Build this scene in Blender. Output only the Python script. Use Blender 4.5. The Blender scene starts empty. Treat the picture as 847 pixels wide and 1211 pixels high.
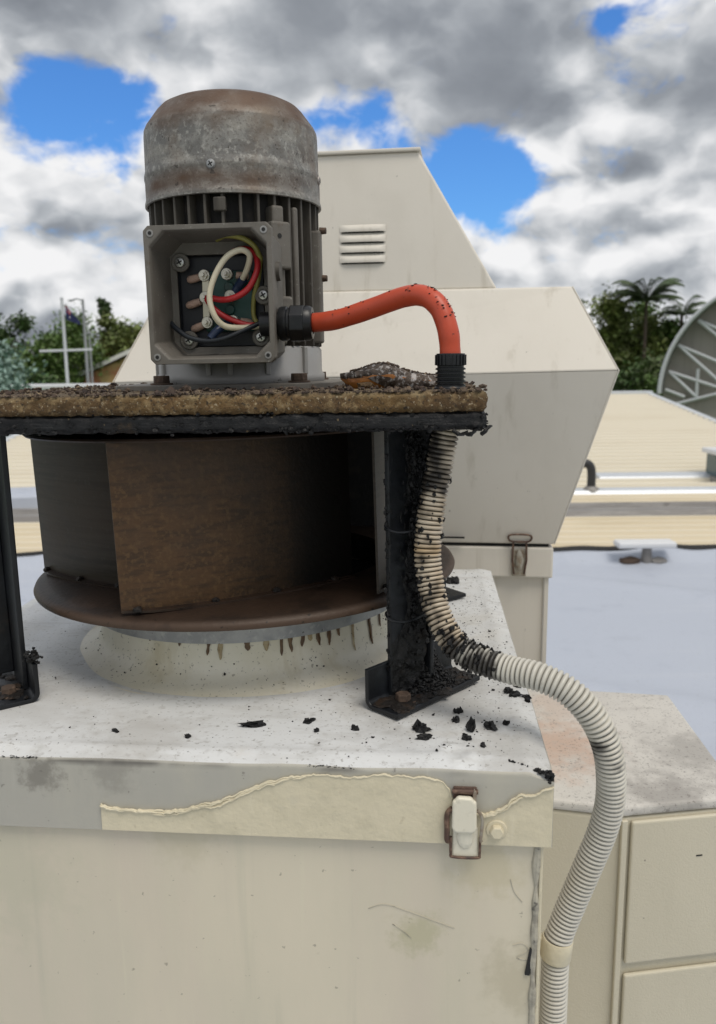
import bpy, bmesh, math, random
from math import radians, sin, cos, pi, sqrt, exp
from mathutils import Vector, Matrix, Euler, noise

scene = bpy.context.scene
col = scene.collection

# ------------------------------------------------------------------ camera
CAM_Z = 1.6
PITCH, ROLL = radians(10.2), radians(0.6)
cd = bpy.data.cameras.new('camera')
cam = bpy.data.objects.new('camera', cd)
col.objects.link(cam)
cd.sensor_fit = 'VERTICAL'
cd.sensor_height = 24.0
cd.lens = 24.0 * 950.0 / 1211.0
cd.clip_start = 0.02
cd.clip_end = 4000
cd.dof.use_dof = True
cd.dof.focus_distance = 0.70
cd.dof.aperture_fstop = 7.0
cam.location = (0, 0, CAM_Z)
fw = Vector((0, cos(PITCH), -sin(PITCH)))
up0 = Vector((0, sin(PITCH), cos(PITCH)))
rt0 = Vector((1, 0, 0))
rt = rt0 * cos(ROLL) - up0 * sin(ROLL)
up = up0 * cos(ROLL) + rt0 * sin(ROLL)
cam.rotation_euler = Matrix((rt, up, -fw)).transposed().to_euler()
scene.camera = cam

# ------------------------------------------------------------------ light
SUN_DIR = Vector((0.24, -0.36, 0.90)).normalized()      # towards the sun
sd = bpy.data.lights.new('sun', 'SUN')
sd.energy = 1.5
sd.angle = radians(28)
sd.color = (1.0, 0.93, 0.83)
sun = bpy.data.objects.new('sun', sd)
col.objects.link(sun)
sun.rotation_euler = SUN_DIR.to_track_quat('Z', 'Y').to_euler()
sun.location = SUN_DIR * 30

scene.view_settings.view_transform = 'Standard'
scene.view_settings.look = 'None'
scene.view_settings.exposure = 0.33
scene.view_settings.gamma = 1.0
scene.view_settings.use_curve_mapping = False


class NT:
    """small node helper"""
    def __init__(self, tree):
        self.t = tree
        self.n = tree.nodes
        self.l = tree.links

    def node(self, kind, **kw):
        x = self.n.new(kind)
        for k, v in kw.items():
            setattr(x, k, v)
        return x

    def set(self, sock, v):
        if isinstance(v, bpy.types.NodeSocket):
            self.l.new(v, sock)
        elif v is not None:
            if hasattr(sock.default_value, '__len__') and not hasattr(v, '__len__'):
                v = [v] * len(sock.default_value)
            elif hasattr(sock.default_value, '__len__') and len(sock.default_value) == 4 and len(v) == 3:
                v = (*v, 1)
            sock.default_value = v

    def math(self, op, a, b=None, c=None, clamp=False):
        x = self.node('ShaderNodeMath', operation=op)
        x.use_clamp = clamp
        for i, v in enumerate((a, b, c)):
            if v is not None:
                self.set(x.inputs[i], v)
        return x.outputs[0]

    def vmath(self, op, a, b=None, scale=None):
        x = self.node('ShaderNodeVectorMath', operation=op)
        self.set(x.inputs[0], a)
        if b is not None:
            self.set(x.inputs[1], b)
        if scale is not None:
            self.set(x.inputs['Scale'], scale)
        return x.outputs['Value'] if op in ('DOT_PRODUCT', 'LENGTH', 'DISTANCE') else x.outputs[0]

    def noise(self, vec, scale, detail=6, rough=0.55, dist=0.0):
        x = self.node('ShaderNodeTexNoise')
        self.set(x.inputs['Vector'], vec)
        x.inputs['Scale'].default_value = scale
        x.inputs['Detail'].default_value = detail
        x.inputs['Roughness'].default_value = rough
        x.inputs['Distortion'].default_value = dist
        return x.outputs[0]

    def remap(self, v, lo, hi, a=0.0, b=1.0, smooth=True):
        x = self.node('ShaderNodeMapRange')
        x.interpolation_type = 'SMOOTHSTEP' if smooth else 'LINEAR'
        x.clamp = True
        self.set(x.inputs[0], v)
        for i, q in enumerate((lo, hi, a, b)):
            self.set(x.inputs[i + 1], q)
        return x.outputs[0]

    def mix(self, fac, a, b):
        x = self.node('ShaderNodeMix', data_type='RGBA')
        self.set(x.inputs[0], fac)
        self.set(x.inputs[6], a)
        self.set(x.inputs[7], b)
        return x.outputs[2]


# ------------------------------------------------------------------ sky with broken cloud
world = bpy.data.worlds.new('World')
scene.world = world
world.use_nodes = True
world.cycles.sampling_method = 'MANUAL'
world.cycles.sample_map_resolution = 256
wt = NT(world.node_tree)
for x in list(wt.n):
    wt.n.remove(x)
sky = wt.node('ShaderNodeTexSky', sky_type='NISHITA')
sky.sun_disc = False
sky.sun_elevation = math.asin(SUN_DIR.z)
sky.sun_rotation = math.atan2(SUN_DIR.x, SUN_DIR.y)
sky.air_density = 1.2
sky.dust_density = 0.3
sky.ozone_density = 3.0
geo = wt.node('ShaderNodeTexCoord')
gdir = wt.vmath('NORMALIZE', geo.outputs['Generated'])
scl = wt.vmath('MULTIPLY', gdir, (1.0, 1.0, 1.55))
# warp a little so that the cumulus edges billow
wn = wt.node('ShaderNodeTexNoise')
wt.set(wn.inputs['Vector'], scl)
wn.inputs['Scale'].default_value = 10.0
wn.inputs['Detail'].default_value = 3.0
warp = wt.vmath('SCALE', wt.vmath('SUBTRACT', wn.outputs['Color'], (0.5, 0.5, 0.5)), scale=0.06)
P0 = wt.vmath('ADD', wt.vmath('ADD', scl, warp), (3.7, 1.3, 0.6))
P1 = wt.vmath('ADD', P0, (0.014, -0.01, 0.05))


def puffs(p):
    b = wt.node('ShaderNodeTexVoronoi', feature='F1')
    wt.set(b.inputs['Vector'], p)
    b.inputs['Scale'].default_value = 12.0
    b.inputs['Detail'].default_value = 1.0
    b.inputs['Roughness'].default_value = 0.6
    return wt.math('SUBTRACT', 0.5, b.outputs['Distance'])


n0, n1 = wt.noise(P0, 3.4, 8, 0.58), wt.noise(P1, 3.4, 8, 0.58)
v0, v1 = puffs(P0), puffs(P1)


def blob(d, r):
    dist = wt.vmath('DISTANCE', gdir, tuple(d))
    return wt.math('EXPONENT', wt.math('MULTIPLY', wt.math('POWER', wt.math('DIVIDE', dist, r), 2.0), -1.0))


def az(a, e):
    a, e = radians(a), radians(e)
    return (sin(a) * cos(e), cos(a) * cos(e), sin(e))


# gaps of blue between the banks of cloud (azimuth, elevation, angular size, weight)
HOLES = [(-19.6, 16.9, 0.050, -0.44), (-16.6, 14.8, 0.056, -0.40), (-14.0, 16.6, 0.034, -0.22), (-18.0, 21.5, 0.07, 0.30), (-22.5, 19.5, 0.05, 0.25), (-1.3, 16.3, 0.044, -0.32), (1.6, 15.2, 0.044, -0.30), (-4.0, 15.6, 0.04, -0.26),
         (8.0, 12.0, 0.052, -0.44), (10.6, 12.6, 0.032, -0.28), (6.0, 12.4, 0.040, -0.30), (16.3, 20.1, 0.016, -0.30), (-2.5, 20.0, 0.13, 0.22), (11.5, 17.6, 0.07, 0.2)]
ctl = None
for a_, e_, r_, w_ in HOLES:
    q = wt.math('MULTIPLY', blob(az(a_, e_), r_), w_)
    ctl = q if ctl is None else wt.math('ADD', ctl, q)
nf = wt.noise(P0, 13.0, 6, 0.62)
cov = wt.math('ADD', wt.math('ADD', wt.math('SUBTRACT', n0, 0.22), wt.math('MULTIPLY', v0, 0.14)), ctl)
cov = wt.math('ADD', cov, wt.math('MULTIPLY', wt.math('SUBTRACT', nf, 0.5), 0.85))
mask = wt.remap(cov, -0.10, 0.16)
# the heavy grey bank overhead, smooth and dark below
bank = wt.math('MAXIMUM', wt.math('MAXIMUM', blob(az(-3, 21.5), 0.10), blob(az(9.5, 18.8), 0.085)), wt.math('MAXIMUM', blob(az(-16, 23.5), 0.085), blob(az(2, 27.5), 0.16)))
bank = wt.math('MAXIMUM', bank, wt.math('MULTIPLY', blob(az(23, 17.0), 0.075), 0.7))
nb_ = wt.math('SUBTRACT', 1.0, wt.math('MULTIPLY', bank, 0.8))
lit = wt.math('ADD', wt.math('MULTIPLY', wt.math('SUBTRACT', n0, n1), 2.1), wt.math('MULTIPLY', wt.math('SUBTRACT', v0, v1), 0.95))
nf1 = wt.noise(P1, 13.0, 6, 0.62)
lit = wt.math('ADD', lit, wt.math('MULTIPLY', wt.math('SUBTRACT', nf, nf1), 0.85))
lit = wt.math('MULTIPLY', wt.math('MULTIPLY', lit, nb_), 0.78)
big = wt.remap(wt.noise(wt.vmath('ADD', P0, (7.1, 2.2, 5.5)), 4.2, 5, 0.55), 0.36, 0.66, 0.13, -0.15)
base_l = wt.math('ADD', wt.math('ADD', 0.64, lit), big)
edge_w = wt.math('MULTIPLY', wt.remap(cov, 0.05, 0.45, 0.14, -0.05), nb_)
base_l = wt.math('ADD', base_l, edge_w)
base_l = wt.math('SUBTRACT', base_l, wt.math('MULTIPLY', bank, 0.40))
cr = wt.node('ShaderNodeValToRGB')
wt.set(cr.inputs[0], base_l)
el = cr.color_ramp.elements
el[0].position, el[0].color = 0.0, (1.7, 1.85, 2.1, 1)
el[1].position, el[1].color = 1.0, (7.2, 7.2, 7.25, 1)
for p_, c_ in ((0.25, (2.3, 2.48, 2.75, 1)), (0.5, (3.6, 3.8, 4.05, 1)), (0.75, (5.7, 5.8, 5.95, 1))):
    e_ = el.new(p_)
    e_.color = c_
skyc = wt.vmath('MULTIPLY', sky.outputs[0], (0.40, 0.74, 1.18))
colr = wt.mix(mask, skyc, cr.outputs[0])
bg = wt.node('ShaderNodeBackground')
wt.set(bg.inputs[0], colr)
bg.inputs[1].default_value = 0.1
out = wt.node('ShaderNodeOutputWorld')
wt.l.new(bg.outputs[0], out.inputs[0])


# ------------------------------------------------------------------ materials
def mat(name, base, rough=0.6, metal=0.0, layers=(), bump=(), spec=0.5, island=0.0, sss=None, rlayer=None):
    """layers: (scale | (sx,sy,sz), lo, hi, colour, amount[, detail]); ('attr', name, colour); bump: (scale, strength, dist)"""
    m = bpy.data.materials.new(name)
    m.use_nodes = True
    t = NT(m.node_tree)
    b = t.n['Principled BSDF']
    tc = t.node('ShaderNodeTexCoord').outputs['Object']
    c = None
    rgb = t.node('ShaderNodeRGB')
    rgb.outputs[0].default_value = (*base, 1)
    c = rgb.outputs[0]
    k = 0
    for ly in layers:
        k += 1
        if ly[0] == 'attr':
            at = t.node('ShaderNodeAttribute', attribute_name=ly[1])
            c = t.mix(at.outputs['Fac'], c, (*ly[2], 1))
            continue
        if ly[0] == 'blob':
            # a stain with a place and ragged outline of its own
            d = t.vmath('DISTANCE', tc, ly[1])
            nn_ = t.noise(t.vmath('ADD', tc, (k * 1.7, 0, 0)), 2.2 / ly[2], 5, 0.65)
            f = t.remap(t.math('ADD', t.math('DIVIDE', d, ly[2]), t.math('MULTIPLY', t.math('SUBTRACT', nn_, 0.5), 2.2)), 1.15, 0.25)
            c = t.mix(t.math('MULTIPLY', f, ly[4]), c, (*ly[3], 1))
            continue
        sc, lo, hi, colr_, amt = ly[:5]
        det = ly[5] if len(ly) > 5 else 6
        v = tc
        if hasattr(sc, '__len__'):
            v = t.vmath('MULTIPLY', v, sc)
            s = 1.0
        else:
            s = sc
        v = t.vmath('ADD', v, (k * 3.17 + 0.31, k * 1.73, k * 2.39))
        f = t.remap(t.noise(v, s, det, 0.6), lo, hi)
        f = t.math('MULTIPLY', f, amt)
        c = t.mix(f, c, (*colr_, 1))
    if island:
        g = t.node('ShaderNodeNewGeometry').outputs['Random Per Island']
        hs = t.node('ShaderNodeHueSaturation')
        t.set(hs.inputs['Value'], t.remap(g, 0, 1, 1 - island, 1 + island, smooth=False))
        t.set(hs.inputs['Hue'], t.remap(g, 0, 1, 0.485, 0.515, smooth=False))
        t.set(hs.inputs['Color'], c)
        c = hs.outputs[0]
    t.set(b.inputs['Base Color'], c)
    if rlayer:
        sc, lo, hi = rlayer
        t.set(b.inputs['Roughness'], t.remap(t.noise(tc, sc, 5, 0.6), 0.35, 0.65, lo, hi))
    else:
        b.inputs['Roughness'].default_value = rough
    b.inputs['Metallic'].default_value = metal
    b.inputs['Specular IOR Level'].default_value = spec
    if bump:
        h = None
        nrm = None
        for sc, st, di in bump:
            bp = t.node('ShaderNodeBump')
            bp.inputs['Strength'].default_value = st
            bp.inputs['Distance'].default_value = di
            v = t.vmath('MULTIPLY', tc, sc) if hasattr(sc, '__len__') else tc
            t.set(bp.inputs['Height'], t.noise(v, 1.0 if hasattr(sc, '__len__') else sc, 5, 0.6))
            if nrm:
                t.l.new(nrm, bp.inputs['Normal'])
            nrm = bp.outputs[0]
        t.l.new(nrm, b.inputs['Normal'])
    if sss:
        b.inputs['Subsurface Weight'].default_value = sss
        b.inputs['Subsurface Radius'].default_value = (0.004, 0.002, 0.001)
    return m


BLACK = (0.012, 0.012, 0.013)
M = {}
M['cap'] = mat('cap_paint', (0.672, 0.684, 0.6842), 0.42, 0, [
    (5, 0.42, 0.70, (0.528, 0.534, 0.5236), 0.7), (16, 0.5, 0.72, (0.6, 0.588, 0.5474), 0.6), (60, 0.56, 0.72, (0.432, 0.426, 0.4046), 0.55), (260, 0.60, 0.68, (0.24, 0.222, 0.1963), 0.6, 3),
    ((7, 60, 7), 0.58, 0.8, (0.456, 0.444, 0.4105), 0.5), (11, 0.64, 0.78, (0.48, 0.414, 0.3213), 0.5), ((14, 45, 14), 0.50, 0.72, (0.48, 0.474, 0.4522), 0.55), (120, 0.57, 0.70, (0.36, 0.348, 0.3272), 0.5), ('blob', (0.20, -0.16, 1.32), 0.10, (0.36, 0.348, 0.3213), 0.6), ('blob', (0.27, -0.26, 1.32), 0.05, (0.396, 0.384, 0.357), 0.6), ('blob', (-0.12, -0.20, 1.32), 0.07, (0.504, 0.498, 0.476), 0.6), ('blob', (-0.02, -0.255, 1.32), 0.05, (0.456, 0.444, 0.4165), 0.5)],
    [(12, 0.2, 0.004), (700, 0.12, 0.0006)], rlayer=(9, 0.30, 0.6))
M['grey_coat'] = mat('grey_undercoat', (0.4071, 0.392, 0.345), 0.55, 0, [
    ((9, 9, 3), 0.45, 0.7, (0.4956, 0.468, 0.3795), 0.7), ((30, 30, 8), 0.56, 0.75, (0.2714, 0.2691, 0.253), 0.55), (120, 0.66, 0.72, (0.1416, 0.1287, 0.115), 0.6, 3),
    ('blob', (-0.085, -0.29, 1.306), 0.018, (0.1298, 0.117, 0.09775), 0.6), ('blob', (-0.03, -0.29, 1.312), 0.022, (0.2006, 0.1872, 0.161), 0.45), ('blob', (-0.16, -0.29, 1.31), 0.03, (0.1534, 0.1404, 0.1265), 0.5), ((60, 60, 6), 0.62, 0.75, (0.5428, 0.5265, 0.4715), 0.45), ('attr', 'dirt', (0.0826, 0.07605, 0.069))],
    [(60, 0.12, 0.002), (500, 0.1, 0.0005)])
M['cream'] = mat('cream_paint', (0.66, 0.595, 0.465), 0.5, 0, [
    ((5, 5, 1.2), 0.40, 0.66, (0.555, 0.52, 0.405), 0.8), ((7, 7, 1.0), 0.48, 0.70, (0.61, 0.532, 0.435), 0.75), ((26, 26, 1.5), 0.54, 0.72, (0.4636, 0.4477, 0.348), 0.5), ((70, 70, 4), 0.60, 0.74, (0.6832, 0.6413, 0.4872), 0.4),
    (150, 0.70, 0.73, (0.244, 0.2178, 0.1624), 0.6, 3), (17, 0.68, 0.75, (0.4392, 0.3993, 0.29), 0.6), ('blob', (0.195, -0.285, 1.185), 0.022, (0.4514, 0.4235, 0.2726), 0.7), ('blob', (0.245, -0.285, 1.24), 0.03, (0.5124, 0.4537, 0.29), 0.5),
    ('blob', (0.27, -0.285, 1.15), 0.035, (0.488, 0.4356, 0.3132), 0.7), ('blob', (-0.12, -0.285, 1.22), 0.06, (0.488, 0.4719, 0.3596), 0.5), ('blob', (0.02, -0.285, 1.255), 0.03, (0.5124, 0.4598, 0.3248), 0.45)],
    [(25, 0.08, 0.004), (600, 0.12, 0.0005)], rlayer=(6, 0.40, 0.62))
M['patch'] = mat('cream_sealant', (0.6466, 0.582, 0.4255), 0.55, 0, [
    (30, 0.45, 0.72, (0.5368, 0.486, 0.3507), 0.75), (130, 0.60, 0.72, (0.4148, 0.354, 0.2415), 0.5), (15, 0.60, 0.76, (0.488, 0.468, 0.391), 0.7), ((80, 80, 10), 0.58, 0.72, (0.7076, 0.648, 0.4945), 0.5)], [(130, 0.5, 0.0015), (40, 0.3, 0.003)])
M['unit'] = mat('unit_paint', (0.6832, 0.6438, 0.5724), 0.5, 0, [
    ((4, 4, 1), 0.42, 0.68, (0.6216, 0.5772, 0.5022), 0.75), ((40, 40, 1.3), 0.56, 0.74, (0.4704, 0.4274, 0.351), 0.55), (9, 0.5, 0.72, (0.6272, 0.5883, 0.5184), 0.6), (22, 0.68, 0.78, (0.4256, 0.3996, 0.3456), 0.55),
    (90, 0.72, 0.76, (0.2016, 0.1887, 0.162), 0.6, 3)], [(300, 0.12, 0.0006), (8, 0.1, 0.006)])
M['plenum'] = mat('plenum_paint', (0.588, 0.5414, 0.4218), 0.5, 0, [
    ((5, 5, 1.5), 0.42, 0.68, (0.516, 0.476, 0.3648), 0.7), (60, 0.74, 0.77, (0.156, 0.1309, 0.114), 0.7, 3), (18, 0.64, 0.76, (0.48, 0.4343, 0.342), 0.55)],
    [(420, 0.35, 0.0012), (12, 0.1, 0.003)])
M['plenum_top'] = mat('plenum_top_paint', (0.59, 0.5684, 0.5254), 0.55, 0, [
    (9, 0.42, 0.68, (0.4956, 0.4756, 0.4407), 0.7), ('blob', (0.235, 0.92, 1.14), 0.085, (0.4956, 0.3364, 0.2486), 0.75), ('blob', (0.27, 1.03, 1.14), 0.06, (0.5074, 0.3828, 0.3051), 0.5), (40, 0.52, 0.72, (0.3894, 0.3654, 0.339), 0.6),
    ('blob', (0.33, 0.80, 1.14), 0.06, (0.2242, 0.2088, 0.1921), 0.6), ('blob', (0.40, 0.90, 1.14), 0.06, (0.236, 0.2204, 0.2034), 0.5), (330, 0.60, 0.68, (0.1652, 0.1508, 0.1356), 0.55, 2), (150, 0.64, 0.70, (0.1416, 0.1276, 0.113), 0.5, 2)], [(200, 0.25, 0.001)])
M['sealrag'] = mat('old_sealant', (0.44, 0.41, 0.33), 0.6, 0, [(60, 0.45, 0.62, (0.25, 0.23, 0.19), 0.8), (160, 0.58, 0.68, (0.06, 0.055, 0.05), 0.8)], [(150, 0.6, 0.002)])
M['cone'] = mat('cone_paint', (0.693, 0.66, 0.5512), 0.4, 0, [
    (9, 0.45, 0.68, (0.583, 0.539, 0.4028), 0.7), ((22, 22, 5), 0.55, 0.7, (0.44, 0.374, 0.2226), 0.5), (260, 0.62, 0.68, (0.154, 0.132, 0.1007), 0.55, 3)], [(200, 0.15, 0.001)])
M['grease'] = mat('burnt_grease', (0.085, 0.045, 0.022), 0.3, 0, [(90, 0.45, 0.62, (0.16, 0.10, 0.05), 0.7)])
M['grease_light'] = mat('thin_grease', (0.36, 0.29, 0.17), 0.35, 0, [(120, 0.45, 0.62, (0.22, 0.15, 0.07), 0.8), (60, 0.5, 0.7, (0.5, 0.45, 0.33), 0.6)])
M['galv'] = mat('galvanised', (0.36, 0.365, 0.37), 0.55, 0.55, [
    (45, 0.42, 0.62, (0.25, 0.26, 0.27), 0.8), (13, 0.5, 0.66, (0.45, 0.445, 0.43), 0.6), (130, 0.55, 0.68, (0.50, 0.50, 0.49), 0.5), (9, 0.60, 0.72, (0.20, 0.125, 0.075), 0.75), (170, 0.68, 0.72, (0.05, 0.045, 0.04), 0.8, 2)],
    [(220, 0.25, 0.0008)])
M['cowl'] = mat('rusty_cowl', (0.243, 0.2376, 0.221), 0.55, 0.25, [
    (60, 0.42, 0.60, (0.135, 0.132, 0.1258), 0.85), ((12, 12, 60), 0.5, 0.66, (0.315, 0.2992, 0.2635), 0.6), (210, 0.52, 0.64, (0.414, 0.4048, 0.374), 0.55), (430, 0.55, 0.64, (0.099, 0.088, 0.0765), 0.5, 2),
    (17, 0.50, 0.70, (0.135, 0.0924, 0.0595), 0.6), ('attr', 'rust', (0.0945, 0.0528, 0.0306)), (30, 0.56, 0.70, (0.18, 0.132, 0.08925), 0.4), (140, 0.67, 0.70, (0.036, 0.0264, 0.02125), 0.7, 2)], [(260, 0.4, 0.0008), (40, 0.12, 0.002)])
M['alu'] = mat('cast_aluminium', (0.1487, 0.1369, 0.1189), 0.6, 0.15, [(30, 0.45, 0.65, (0.1062, 0.09492, 0.08036), 0.75), (120, 0.6, 0.7, (0.1105, 0.084, 0.0615), 0.6), (300, 0.64, 0.7, (0.357, 0.3528, 0.328), 0.5)], [(420, 0.3, 0.0005)])
M['alu_dark'] = mat('dirty_fins', (0.084, 0.07584, 0.06391), 0.6, 0.1, [((40, 40, 6), 0.42, 0.62, (0.028, 0.0237, 0.01925), 0.85), (60, 0.62, 0.74, (0.256, 0.2449, 0.2233), 0.6)], [(300, 0.3, 0.0005)])
M['alu_light'] = mat('base_casting', (0.27, 0.265, 0.255), 0.5, 0.15, [(25, 0.45, 0.65, (0.30, 0.30, 0.30), 0.7), (60, 0.66, 0.70, (0.04, 0.035, 0.03), 0.85, 3)], [(300, 0.2, 0.0005)])
M['dark'] = mat('dark_bakelite', (0.012, 0.013, 0.018), 0.5)
M['black_plastic'] = mat('black_plastic', (0.007, 0.008, 0.010), 0.36, 0, [(60, 0.5, 0.7, (0.022, 0.022, 0.023), 0.5)], [(300, 0.15, 0.0004)], spec=0.4)
M['green_block'] = mat('green_block', (0.012, 0.06, 0.052), 0.5, 0, [(60, 0.5, 0.7, (0.03, 0.04, 0.035), 0.6)])
M['nickel'] = mat('nickel', (0.58, 0.55, 0.48), 0.35, 0.8, [(200, 0.5, 0.7, (0.32, 0.28, 0.2), 0.6)])
M['brass_link'] = mat('pale_link', (0.62, 0.58, 0.46), 0.4, 0.3)
M['lug'] = mat('lug_sleeve', (0.48, 0.33, 0.26), 0.5, 0, [(300, 0.5, 0.7, (0.3, 0.2, 0.16), 0.6)])
M['screw'] = mat('zinc_screw', (0.52, 0.52, 0.50), 0.35, 0.9, [(300, 0.5, 0.7, (0.25, 0.23, 0.2), 0.6)])
M['w_cream'] = mat('cream_insulation', (0.66, 0.60, 0.45), 0.4)
M['w_red'] = mat('red_insulation', (0.42, 0.018, 0.022), 0.35)
M['w_yellow'] = mat('yellow_green_insulation', (0.26, 0.24, 0.06), 0.45)
M['w_black'] = mat('black_insulation', (0.012, 0.016, 0.022), 0.4)
M['w_blue'] = mat('blue_sleeve', (0.015, 0.03, 0.075), 0.4)
M['rustbolt'] = mat('rusty_bolt', (0.075, 0.05, 0.036), 0.75, 0.3, [(150, 0.45, 0.65, (0.15, 0.10, 0.07), 0.7)], [(300, 0.5, 0.001)])
M['orange'] = mat('orange_hose', (0.494, 0.06375, 0.0238), 0.42, 0, [(30, 0.45, 0.7, (0.38, 0.051, 0.0238), 0.6), (220, 0.69, 0.73, (0.0285, 0.017, 0.0136), 0.8, 2), (18, 0.66, 0.76, (0.323, 0.085, 0.051), 0.5)], [(300, 0.1, 0.0004)])
M['flex'] = mat('grey_conduit', (0.56, 0.5383, 0.4752), 0.42, 0, [(14, 0.5, 0.75, (0.5152, 0.4773, 0.3888), 0.5), (80, 0.62, 0.72, (0.392, 0.3441, 0.27), 0.4), ('attr', 'tan', (0.4032, 0.2775, 0.1404)), ('attr', 'soot', (0.02016, 0.01776, 0.0162))])
M['char'] = mat('char', (0.0045, 0.0045, 0.005), 0.5, 0, [(90, 0.55, 0.72, (0.014, 0.011, 0.009), 0.8)], [(160, 0.8, 0.003)], spec=0.35)
M['charbrown'] = mat('char_brown', (0.009, 0.007, 0.006), 0.6, 0, [(50, 0.52, 0.7, (0.036, 0.021, 0.012), 0.8)], [(200, 0.8, 0.002)], spec=0.35)
M['steel_black'] = mat('black_steel', (0.007, 0.008, 0.010), 0.42, 0.0, [(25, 0.5, 0.7, (0.014, 0.017, 0.021), 0.7), (70, 0.60, 0.72, (0.003, 0.003, 0.003), 0.8), (130, 0.70, 0.75, (0.045, 0.05, 0.055), 0.4), (18, 0.62, 0.74, (0.022, 0.013, 0.008), 0.7)], [(120, 0.45, 0.0015)], spec=0.35)
M['crust'] = mat('insulation_crust', (0.1224, 0.0686, 0.01984), 0.8, 0, [((9, 9, 30), 0.45, 0.62, (0.0612, 0.035, 0.0124), 0.8),
    (26, 0.42, 0.66, (0.1008, 0.0546, 0.0186), 0.7), (160, 0.48, 0.68, (0.288, 0.203, 0.0992), 0.75), (260, 0.55, 0.68, (0.018, 0.0126, 0.00806), 0.85), (14, 0.56, 0.72, (0.036, 0.0224, 0.0124), 0.75),
    (400, 0.62, 0.70, (0.432, 0.364, 0.248), 0.6, 2), ('attr', 'pale', (0.3168, 0.245, 0.1302)), ('attr', 'dirt', (0.054, 0.0385, 0.02604)), (330, 0.58, 0.68, (0.0216, 0.014, 0.00868), 0.8)], [(300, 0.8, 0.0025), (90, 0.4, 0.004)])
M['ply'] = mat('burnt_board', (0.007, 0.007, 0.008), 0.5, 0, [((20, 20, 160), 0.5, 0.66, (0.016, 0.017, 0.018), 0.8), (24, 0.62, 0.74, (0.05, 0.03, 0.012), 0.85), (150, 0.70, 0.74, (0.22, 0.16, 0.09), 0.7, 2)], [((60, 60, 420), 0.6, 0.002), (130, 0.7, 0.003)], spec=0.35)
M['crumb'] = mat('brown_crumb', (0.075, 0.05, 0.035), 0.85, 0, [(200, 0.45, 0.6, (0.03, 0.02, 0.015), 0.8), (130, 0.56, 0.66, (0.22, 0.16, 0.10), 0.7)], island=0.6)
M['amber'] = mat('amber_foam', (0.34, 0.13, 0.022), 0.45, 0, [(50, 0.45, 0.65, (0.15, 0.05, 0.012), 0.8)], [(150, 0.5, 0.002)])
M['ashfoam'] = mat('ashy_skin', (0.10, 0.075, 0.058), 0.6, 0, [(150, 0.48, 0.60, (0.028, 0.02, 0.016), 0.85), (110, 0.56, 0.66, (0.52, 0.50, 0.49), 0.85), (260, 0.52, 0.64, (0.62, 0.60, 0.58), 0.6), (330, 0.6, 0.68, (0.02, 0.015, 0.012), 0.8)], [(160, 0.9, 0.003)])
M['blade_brown'] = mat('blade_brown', (0.0713, 0.03828, 0.01768), 0.55, 0.1, [((40, 40, 200), 0.42, 0.64, (0.0372, 0.02204, 0.01248), 0.8), (230, 0.48, 0.66, (0.1054, 0.0609, 0.02704), 0.65), (8, 0.45, 0.66, (0.0465, 0.0319, 0.02236), 0.7), ('attr', 'soot', (0.0031, 0.00261, 0.00208))], [(260, 0.55, 0.001)], spec=0.3)  # the attribute layer paints in the shade deeper inside the wheel
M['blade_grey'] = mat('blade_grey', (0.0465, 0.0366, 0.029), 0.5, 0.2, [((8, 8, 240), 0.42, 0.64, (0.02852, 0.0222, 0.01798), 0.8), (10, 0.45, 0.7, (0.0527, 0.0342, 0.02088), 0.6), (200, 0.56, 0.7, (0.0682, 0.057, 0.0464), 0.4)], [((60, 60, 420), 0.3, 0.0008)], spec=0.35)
M['shade_black'] = mat('shade_black', (0.007, 0.006, 0.0055), 0.7, 0.0, [(60, 0.5, 0.7, (0.032, 0.024, 0.018), 0.7)], [(260, 0.4, 0.001)])  # near-black colour standing in for shade inside the wheel
M['ring'] = mat('wheel_ring', (0.028, 0.0165, 0.01054), 0.5, 0.0, [(30, 0.45, 0.66, (0.0126, 0.00792, 0.00558), 0.85), (14, 0.56, 0.72, (0.0455, 0.0297, 0.01984), 0.6), ('attr', 'lip', (0.0665, 0.04092, 0.02666)), (50, 0.52, 0.68, (0.035, 0.02112, 0.01364), 0.6), (160, 0.66, 0.72, (0.007, 0.00528, 0.00372), 0.8, 2)], [(180, 0.45, 0.001)], spec=0.3)
M['latch_white'] = mat('latch_paint', (0.713, 0.6726, 0.55), 0.45, 0, [(120, 0.58, 0.7, (0.529, 0.4902, 0.396), 0.6)], [(200, 0.2, 0.0006)])
M['latch_rust'] = mat('latch_rust', (0.10, 0.06, 0.045), 0.6, 0.4, [(200, 0.45, 0.65, (0.25, 0.16, 0.11), 0.8), (80, 0.55, 0.7, (0.05, 0.04, 0.04), 0.8)])
M['latch_zinc'] = mat('latch_zinc', (0.40, 0.37, 0.31), 0.42, 0.5, [(100, 0.45, 0.65, (0.22, 0.15, 0.1), 0.7)])
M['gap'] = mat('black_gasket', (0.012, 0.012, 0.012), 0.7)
M['membrane'] = mat('roof_membrane', (0.42, 0.455, 0.525), 0.45, 0, [(0.5, 0.4, 0.7, (0.42, 0.455, 0.525), 0.7), (4, 0.55, 0.75, (0.33, 0.365, 0.435), 0.5), (30, 0.62, 0.76, (0.27, 0.29, 0.33), 0.5), (1.6, 0.56, 0.70, (0.30, 0.325, 0.375), 0.6), ((0.6, 6, 1), 0.56, 0.72, (0.46, 0.49, 0.55), 0.5), (110, 0.66, 0.72, (0.22, 0.22, 0.22), 0.6, 2)], [(2.0, 0.2, 0.05), (60, 0.05, 0.004)])
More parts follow.
